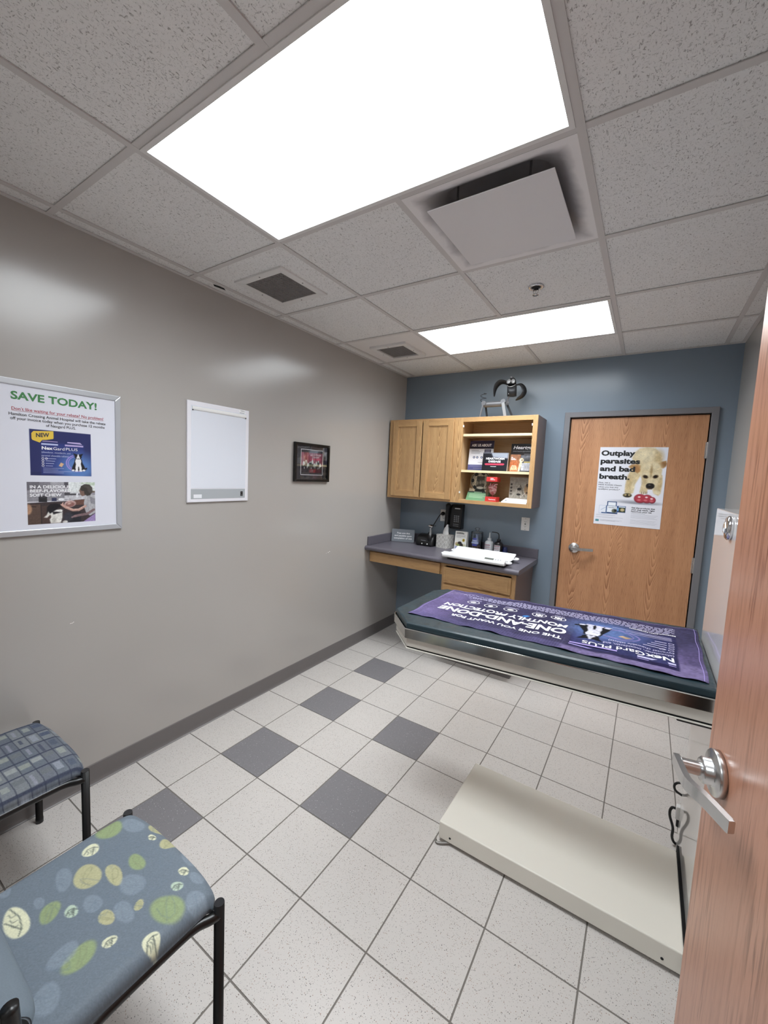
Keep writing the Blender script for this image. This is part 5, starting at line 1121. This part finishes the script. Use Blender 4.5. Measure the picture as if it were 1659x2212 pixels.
# ---- printed towel on the mat
tw = thing('printed_towel', 'purple printed terry towel with upside-down white lettering lying on the exam table', 'towel', (2.408, TY, .975), (0, -TILT, 0))
FLc, BLc, BRc, FRc = [Vector((x-2.408, y-TY)) for x, y in ((1.248, .978), (1.256, 1.508), (2.398, 1.462), (2.386, .892))]
TW_, TH_ = 1.14, .55           # a: reading direction (from the wall outwards), b: from the far edge towards the camera
def tmap(h):
    def f(a, b):
        u, v = a/TW_, b/TH_
        p = BRc*(1-u)*(1-v)+BLc*u*(1-v)+FRc*(1-u)*v+FLc*u*v
        wv = .0016*math.sin(a*21+b*9)+.0012*math.sin(a*47-b*23)+.0022*max(0, math.sin(b*36+a*5))*math.exp(-((b-.5)/.2)**2)*(1 if a < .7 else .5)
        edge = min(a, TW_-a, b, TH_-b); w2 = .0012*math.sin(a*63) if edge < .03 else 0
        p2 = p+Vector((.002*math.sin(b*30), .0035*math.sin(a*26+1)+.002*math.sin(a*71)))*(1 if True else 0)
        return (p2.x, p2.y, .0035+max(-.002, wv+w2)+h)
    return f
cv = Canvas(TW_, TH_, .0034, '#3d3763')
cv.c[:] = cv.rgb('#48435f'); cv.ell(.55, .30, .5, .22, '#403c58', 0, 1.0); cv.ell(1.10, .27, .16, .4, '#76698f', 0, 1.0, .95); cv.ell(.0, .5, .20, .22, '#776a93', 0, .9, .9); cv.poly([(0, .40), (.06, .40), (.12, .49), (.45, .51), (.45, .55), (0, .55)], '#877a9f', .02); cv.poly([(.9, .02), (1.14, 0), (1.14, .10), (1.03, .06)], '#857899', .04)
cv.poly([(0, .28), (.05, .33), (.06, .42), (0, .44)], '#5f5577', .03); cv.rect(.0, 0, TW_, .035, '#454060', .6); cv.rect(.45, .50, TW_, TH_, '#615a80', .5)
cv.rect(.075, .145, .435, .50, '#343052'); cv.poly([(.085, .155), (.425, .155), (.425, .47), (.085, .47)], '#3e406c', .02); cv.ell(.33, .24, .14, .12, '#6a85b4', 0, .9, .9); cv.rect(.085, .47, .2, .5, '#241f45', .8)
for r_, w_ in ((1.0, .006), (.85, .004)): cv.line([(.345-.075*r_+.07*r_*math.cos(q), .26+.055*r_*math.sin(q)) for q in np.linspace(.3, 5.8, 40)], w_, '#a091c4')
collie(cv, .365, .285, .19)
cv.poly([(.225, .27), (.245, .29), (.275, .28), (.258, .262)], '#d8b78c')
cv.poly([(.64, .415*0+.235), (.655, .26), (.675, .252), (.668, .236), (.655, .228)], '#4a8fd0', .004)
cv.c *= np.array([.82, .81, .85]); cv.mottle(.06, .007); cv.mottle(.035, .03)
for x in np.arange(.45, TW_, .0105): cv.rect(x, .42, x+.004, TH_, '#827aa0', .16)
obj('cloth', cv.grid('cloth', tmap(0), attr_mat('terry cloth', .85, .1, None, (420, .6, .0012))), None, tw, True)
mb = MB(); tm = tmap(.0016)
write(mb, 'THE ONE YOU WANT FOR', .462, .960, .428, .030, tm, 0, .028); write(mb, 'ONE-AND-DONE', .455, 1.055, .338, .060, tm, 0, .038); write(mb, 'MONTHLY PROTECTION', .468, 1.06, .268, .045, tm, 0, .034)
for i_, (x, y) in enumerate(((.52, .195), (.605, .195), (.745, .195), (.845, .195), (.94, .195))):
    ring2(mb, x, y, .034, .026, .0035, tm, 0, 28); disc2(mb, x, y, .016-(i_ % 2)*.004, .011+(i_ % 2)*.003, tm, 0, 12)
    if i_ in (0, 1): 
        for q in (-.014, 0, .014): rect2(mb, x+q-.0015, y-.018, x+q+.0015, y+.018, tm, 0)
    if i_ < 2: write(mb, ('FLEAS', 'TICKS')[i_], x-.022, x+.022, y-.042, .008, tm, 1, .02)
    else: rect2(mb, x-.034, y-.040, x+.034, y-.035, tm, 1)
for j_, (y, x0, x1) in enumerate(((.120, .10, 1.0), (.107, .08, .98), (.094, .09, 1.02), (.081, .08, .90), (.068, .09, 1.05), (.055, .08, .80))):
    x = x0; rr = random.Random(j_)
    while x < x1:
        w = rr.uniform(.008, .026); rect2(mb, x, y, min(x+w, x1), y+.0055, tm, 1); x += w+.005
write(mb, 'IMPORTANT SAFETY INFORMATION:', .075, .24, .134, .010, tm, 0, .04)
write(mb, 'Nex', .088, .174, .402, .036, tm, 0, .028); write(mb, 'Gard', .176, .268, .402, .036, tm, 0, .012); write(mb, 'PLUS', .285, .388, .405, .033, tm, 0, .012)
write(mb, '(afoxolaner, moxidectin, and', .085, .315, .372, .019, tm, 1, .01); write(mb, 'pyrantel chewable tablets)', .085, .300, .340, .019, tm, 1, .01)
quad2(mb, [(.085, .446), (.20, .446), (.20, .460), (.085, .460)], tm, 1); quad2(mb, [(.265, .446), (.43, .450), (.43, .462), (.265, .458)], tm, 2); quad2(mb, [(.345, .474), (.43, .474), (.43, .484), (.36, .484)], tm, 2); rect2(mb, .085, .470, .2, .474, tm, 2)
for j_, y in enumerate((.315, .29, .265, .24)):
    ring2(mb, .095, y, .010, .009, .0025, tm, 1, 16); rect2(mb, .11, y-.003, .185-.012*j_, y+.003, tm, 1)
ring2(mb, .122, .315, .010, .009, .0025, tm, 1, 16)
for y, e in ((.205, .33), (.195, .25), (.185, .40), (.175, .3)): rect2(mb, .09, y, e, y+.003, tm, 1)
ring2(mb, .10, .05, .014, .011, .002, tm, 1, 18)
# stitched hem lines
for q in (.010, TW_-.012):
    for i_ in range(40): rect2(mb, q, TH_*i_/40, q+.0016, TH_*(i_+1)/40, tm, 2)
for i_ in range(90): rect2(mb, TW_*i_/90, .010, TW_*(i_+1)/90, .0115, tm, 2)
obj('lettering', mb, [plain('white towel print', '#ece9ee', .85), plain('pale towel print', '#b9b3d2', .85), plain('lilac towel print', '#a493d0', .85)], tw, True)

# ================================================================ floor scale
fs = thing('floor_scale', 'long low beige animal scale platform on the tile floor by the open door', 'scale', (1.97, 1.055, 0))
mb = MB(); mb.box(1.535, .836, .016, 2.400, 1.282, .094, 0, .005, 3)
obj('platform', mb, plain('beige powder coat', '#e2ddd2', .36, coat=.1, grain=(500, .05, .0004)), fs)
for x in (1.60, 2.345):
    mb = MB(); mb.box(x, .86, 0, x+.05, 1.26, .017); obj('foot_rail', mb, M_dark, fs)
    mb = MB(); mb.lathe([(.0045, 0), (.0045, -.0015), (.002, -.002)], (x+.0 if x > 2 else x-.012, .836, .040), 'y', 14); obj('screw', mb, M_dark, fs)
mb = MB(); mb.tube(smooth_path([(1.59, .85, .010), (1.555, .825, .008), (1.535, .818, .008), (1.527, .828, .008)], 5), .005, 0, 8); obj('stand_wire', mb, plain('grey wire', '#8d8a86', .4, .6), fs)
mb = MB(); mb.box(2.4005, .84, .02, 2.4035, 1.278, .09); obj('end_plate', mb, M_dark, fs)
mb = MB(); mb.tube(smooth_path([(2.3972, 1.44, .169), (2.386, 1.44, .168), (2.379, 1.44, .150), (2.381, 1.44, .122), (2.396, 1.44, .075), (2.397, 1.44, .030), (2.414, 1.44, .007), (2.46, 1.47, .006), (2.55, 1.52, .006)], 6), .0055, 0, 10); mb.tube(smooth_path([(2.455, 1.436, .30), (2.42, 1.442, .294), (2.396, 1.442, .289), (2.384, 1.442, .272), (2.390, 1.442, .250), (2.416, 1.442, .238), (2.455, 1.436, .232)], 6), .005, 0, 10)
top('power_cord', mb, M_black, 'black power cord looping beside the foot of the glossy white wall unit', 'cord')

# ================================================================ chairs by the doorway
M_cap = plain('glossy black end cap', '#2a2a2c', .2)
def chair(label, cx, cy, seat_mat_mesh, back_mat, plain_edge):
    t = thing('waiting_chair', label, 'chair', (cx, cy, 0), group='black-framed waiting chairs')
    hw, bk = .239, -.400                       # half width between legs, rear leg position (front legs at y = 0)
    R_ = .0130
    for sx in (-1, 1):
        mb = MB(); mb.lathe([(R_+.001, 0), (R_+.001, .02), (R_, .021), (R_, .4615)], (sx*hw, 0, 0), seg=28); mb.cyl((sx*hw, 0, .4600), (sx*hw, 0, .4630), R_-.0006, 1, 28); lg = obj('leg', mb, [M_blackm, M_cap], t, True)
        mb = MB(); mb.tube(smooth_path([(sx*(hw), bk+.0, 0.002), (sx*hw, bk-.002, .20), (sx*hw, bk, .44), (sx*(hw-.002), bk-.004, .56), (sx*(hw-.010), bk-.006, .640)], 6), R_, 0, 18); obj('leg', mb, M_blackm, t, True)
        mb = MB(); mb.tube(smooth_path([(sx*hw, -.002, .430), (sx*(hw-.005), -.022, .431), (sx*(hw-.017), -.055, .434), (sx*(hw-.022), -.11, .434), (sx*(hw-.022), -.27, .434), (sx*(hw-.006), bk, .434)], 6), .0125, 0, 14); obj('side_rail', mb, M_blackm, t, True)
    mb = MB(); mb.tube([(-hw+.022, -.07, .432), (hw-.022, -.07, .432)], .009, 0, 10); obj('cross_bar', mb, M_blackm, t, True); mb = MB(); mb.tube([(-hw, bk, .42), (hw, bk, .42)], .009, 0, 10); obj('cross_bar', mb, M_blackm, t, True)
    seat_mat_mesh(t)
    # back cushion: a soft roll low down that sweeps up and away
    b = MB(); n_, m_ = 20, 25; pts = [(.505, -.390, .016), (.525, -.378, .028), (.552, -.372, .032), (.575, -.384, .028), (.61, -.425, .026), (.68, -.455, .024), (.76, -.475, .024), (.84, -.487, .020), (.86, -.492, .008)]
    vs_, fs_ = [], []
    P = smooth_path([(0, q[1], q[0]) for q in pts], 4); th_ = np.interp(np.linspace(0, 1, len(P)), np.linspace(0, 1, len(pts)), [q[2] for q in pts])
    for i_, p in enumerate(P):
        w = .212-.012*(i_/len(P)); 
        for k_ in range(m_+1):
            u = -1+2*k_/m_; e = (1-abs(u)**6)**.5; vs_.append((u*w, p.y+.0-.02*0+.012*u*u*0, p.z, e*th_[i_]))
    n2 = m_+1; V = [(x, y+e*.5+.0, z) for x, y, z, e in vs_]+[(x, y-e*.5-.004, z) for x, y, z, e in vs_]; off = len(vs_)
    for i_ in range(len(P)-1):
        for k_ in range(m_):
            a = i_*n2+k_; fs_.append((a, a+1, a+n2+1, a+n2)); fs_.append((off+a, off+a+n2, off+a+n2+1, off+a+1))
    for i_ in range(len(P)-1):
        for k_ in (0, m_): a = i_*n2+k_; fs_.append((a, a+n2, off+a+n2, off+a))
    for k_ in range(m_):
        for i_ in (0, len(P)-1): a = i_*n2+k_; fs_.append((a, a+1, off+a+1, off+a))
    b.add(V, fs_, 0, True); obj('backrest', b, back_mat, t, True)
    return t
def seat(t, paint, mat, res=.0024):
    """cushion with a colour attribute; local x across, y backwards negative"""
    hw, yf, yb_ = .228, .022, -.40
    nx, ny = int(2*hw/res), int((yf-yb_)/res)
    xs = np.linspace(-hw, hw, nx+1); ys = np.linspace(yb_, yf, ny+1); X, Y = np.meshgrid(xs, ys)
    u = X/hw
    front = .022-.020*np.abs(u)**3.5 - .012*np.clip(np.abs(u)-.93, 0, 1)/.07*np.abs(u)        # bowed front edge, rounded corners
    tt = (Y-yb_)/(yf-yb_); Yw = yb_+tt*(front-yb_)
    narrow = 1-.018*(1-tt)
    Xw = X*narrow
    dx = hw*narrow-np.abs(Xw); dy = np.minimum(front-Yw, (Yw-yb_)*1.2); rad = .030
    edge = lambda d: np.where(d < rad, rad-np.sqrt(np.maximum(0, rad**2-(rad-np.maximum(d, 0))**2)), 0)
    Zt = .487-np.minimum(edge(dx)*1.0+edge(dy)*.9, .042) - .010*(1-np.clip((front-Yw)/.12, 0, 1))**2+.003*(1-u**2)
    c = paint(Xw, Yw)
    n1 = nx+1; top_v = np.stack([Xw.ravel(), Yw.ravel(), Zt.ravel()], 1); bot = top_v.copy(); bot[:, 2] = .4435
    fs_ = [(j*n1+i, j*n1+i+1, (j+1)*n1+i+1, (j+1)*n1+i) for j in range(ny) for i in range(nx)]
    b0 = len(top_v); bi = [i for i in range(nx+1)]+[j*n1+nx for j in range(1, ny+1)]+[ny*n1+i for i in range(nx-1, -1, -1)]+[j*n1 for j in range(ny-1, 0, -1)]
    bv = [(top_v[i, 0]*.985, top_v[i, 1]*.985, .4435) for i in bi]; nb = len(bi)
    vs_ = [tuple(p) for p in top_v]+bv; fs_ += [(bi[(k_+1) % nb], bi[k_], b0+k_, b0+(k_+1) % nb) for k_ in range(nb)]; fs_.append(tuple(range(b0, b0+nb)))
    me = bpy.data.meshes.new('seat'); me.from_pydata(vs_, [], fs_); me.materials.append(mat)
    cc = c.reshape(-1, 3); cc = np.concatenate([cc, cc[bi]]); l = np.where(cc <= .04045, cc/12.92, ((cc+.055)/1.055)**2.4)
    at = me.color_attributes.new('Col', 'FLOAT_COLOR', 'POINT'); at.data.foreach_set('color', np.concatenate([l, np.ones((len(l), 1))], 1).astype(np.float32).ravel())
    me.polygons.foreach_set('use_smooth', [True]*len(fs_)); me.update(); obj('seat', me, None, t, True)

class P2(Canvas):
    def __init__(s, X, Y, res, color): s.X, s.Y, s.res = X, Y, res; s.W = s.H = .5; s.c = np.zeros(X.shape+(3,)); s.c[:] = s.rgb(color)
CH1 = (1.094, -.112)
PEB = [('g', 0.9047, -0.1866, 0.008, 0.0304, 0.0365, -0.0059), ('b', 0.943, -0.1372, 0.0261, 0.0189, 0.0275, -0.013), ('t', 1.0021, -0.0976, 0.0281, 0.0105, 0.0159, -0.0129), ('w', 1.0304, -0.126, 0.0088, 0.0064, 0.0105, -0.0054), ('t', 1.0818, -0.1077, 0.0097, 0.0188, 0.0217, -0.0061), ('w', 0.9376, -0.2479, 0.0034, 0.0183, 0.0223, -0.0023), ('g', 1.0775, -0.1915, 0.0181, 0.0129, 0.0245, -0.0118), ('t', 1.0152, -0.2855, 0.014, 0.0265, 0.0409, -0.0066), ('t', 1.0659, -0.2436, 0.0395, -0.0018, -0.0006, -0.0159), ('b', 0.9742, -0.3242, -0.0258, 0.0177, 0.0243, 0.0084), ('b', 1.1315, -0.2283, 0.0059, 0.0244, 0.035, -0.0037), ('b', 1.1668, -0.0958, 0.0311, -0.0059, -0.0036, -0.0148), ('w', 1.201, -0.13, 0.011, 0.0079, 0.0121, -0.0072), ('b', 1.2436, -0.1178, 0.0203, 0.0099, 0.012, -0.0105), ('m', 1.2269, -0.1636, 0.0052, 0.0119, 0.0144, -0.0031), ('g', 1.2625, -0.208, 0.0183, 0.0291, 0.0405, -0.01), ('b', 1.2999, -0.1554, 0.023, 0.0163, 0.0231, -0.0146), ('w', 1.0055, -0.4284, 0.0501, -0.0057, -0.0148, -0.0195), ('g', 1.0423, -0.3752, -0.0076, 0.0222, 0.0236, 0.0026), ('m', 1.0817, -0.3453, 0.0026, 0.0115, 0.0196, -0.0007), ('b', 1.1025, -0.308, -0.0074, 0.0171, 0.0268, 0.0035), ('b', 1.1837, -0.2731, 0.0314, 0.0071, 0.0111, -0.0166), ('t', 1.1639, -0.303, -0.0006, 0.0147, 0.0223, 0.0007), ('t', 1.1974, -0.2441, -0.0051, 0.0108, 0.0118, 0.0019), ('w', 1.225, -0.3221, 0.001, 0.0133, 0.0139, 0.0004), ('w', 1.2999, -0.2669, -0.0064, 0.0174, 0.0202, 0.0036), ('g', 1.2045, -0.3733, -0.0034, 0.0314, 0.0264, 0.0026), ('b', 1.1719, -0.3929, -0.0044, 0.0308, 0.0204, 0.0022), ('b', 1.2324, -0.4418, -0.0151, 0.0196, 0.0291, 0.0085), ('b', 0.9952, -0.382, -0.002, 0.0098, 0.0179, 0.0012), ('b', 0.8896, -0.4206, 0.0011, 0.0117, 0.0216, 0.0001)]      # kind, centre, two half-axes on the seat
def pebbles(X, Y):
    c = P2(X, Y, .0024, '#69737d'); rr = random.Random(7)
    def blob(k_, x, y, A, B):
        cols = {'g': '#8b9a70', 'b': '#8894a0', 't': '#aeaa84', 'w': '#d6d5b6', 'm': '#b2c2ae'}; ph = rr.uniform(0, 6)
        c.ell2(x, y, A, B, cols[k_], .12 if k_ in 'wmt' else .22, .95 if k_ != 'b' else .55, .06, ph)
        q2 = lambda u, v: (x+A[0]*u+B[0]*v, y+A[1]*u+B[1]*v)
        ink = '#4d5451' if k_ in 'wm' else ('#6f7883' if k_ == 'b' else '#7a7f62')
        if k_ in 'wm':
            c.line([q2(-.9, .2), q2(-.3, -.35), q2(.4, -.3), q2(.85, .1)], .0024, ink, .85); c.line([q2(.5, -.25), q2(.2, .3), q2(-.1, .85)], .0024, ink, .85)
            for w_ in (-.45, -.1, .2): c.line([q2(w_, -.1), q2(w_+.1, .25), q2(w_-.1, .45)], .002, ink, .7)
        else:
            c.line([q2(.75*math.sin(q*1.7+ph)*(.4+.1*q), .7*math.cos(q*1.3+ph*2)) for q in np.linspace(0, 5.5, 22)], .0019, ink, .5)
    for p in PEB: blob(p[0], p[1]-CH1[0], p[2]-CH1[1], p[3:5], p[5:7])
    for i_ in range(26):
        x, y = rr.uniform(-.22, .22), rr.uniform(-.4, .02); pts = [(x+.03*math.sin(q*2.1+i_), y+.02*math.cos(q*1.6+2*i_)) for q in np.linspace(0, 4, 10)]; c.line(pts, .002, '#62707e', .35)
    n = rng.normal(0, 1, X.shape); c.c = np.clip(c.c*(1+.025*n[..., None]), 0, 1); return c.c
def woven(X, Y):
    c = P2(X, Y, .0024, '#5d6269'); rr = random.Random(11); cw, ch_ = .083, .037
    for i_ in range(-4, 4):
        off = rr.uniform(-.01, .01)
        for j_ in range(-13, 3):
            x0, y0 = i_*cw-.03, j_*ch_; base = rr.choice(['#6a6e77', '#73777d', '#636872', '#787c80', '#666c75'])
            c.rect(x0, y0, x0+cw, y0+ch_, base)
            q = rr.random(); a, b = rr.uniform(.05, .3), rr.uniform(.55, .95)
            if q < .35: c.rect(x0+cw*a, y0+ch_*.2, x0+cw*b, y0+ch_*.75, rr.choice(['#8b909a', '#8f948f', '#7a7f86', '#525a69']), .9)
            elif q < .7: c.rect(x0+cw*a, y0+ch_*.08, x0+cw*(a+.35), y0+ch_*.92, rr.choice(['#8e938c', '#959998', '#4b5468', '#6b6f73']), .9)
            else: c.rect(x0+cw*a, y0+ch_*.3, x0+cw*b, y0+ch_*.55, rr.choice(['#8b8d99', '#484e5e']), .8)
            c.rect(x0, y0-.0014, x0+cw, y0+.0014, '#3a3f4e', .85)
        c.rect(i_*cw-.03-.004, -.5, i_*cw-.03+.004, .1, '#373c4e', .85)
    n = rng.normal(0, 1, X.shape); c.c = np.clip(c.c*(1+.04*n[..., None]), 0, 1); return c.c
M_peb = attr_mat('pebble print upholstery', .62, .3, None, (260, .35, .0008)); M_wov = attr_mat('woven check upholstery', .8, .2, None, (420, .5, .0012))
M_bk1 = plain('blue-grey upholstery', '#6b7680', .55, grain=(260, .3, .0008), var=.12); M_bk2 = plain('dark blue check cloth', '#555c6e', .8, grain=(420, .5, .001), var=.2)
chair('nearest chair with blue seat printed with green and cream pebbles', CH1[0], CH1[1], lambda t: seat(t, pebbles, M_peb), M_bk1, None)
chair('chair against the grey-brown wall with dark blue checked seat', .302, -.112, lambda t: seat(t, woven, M_wov), M_bk2, None)
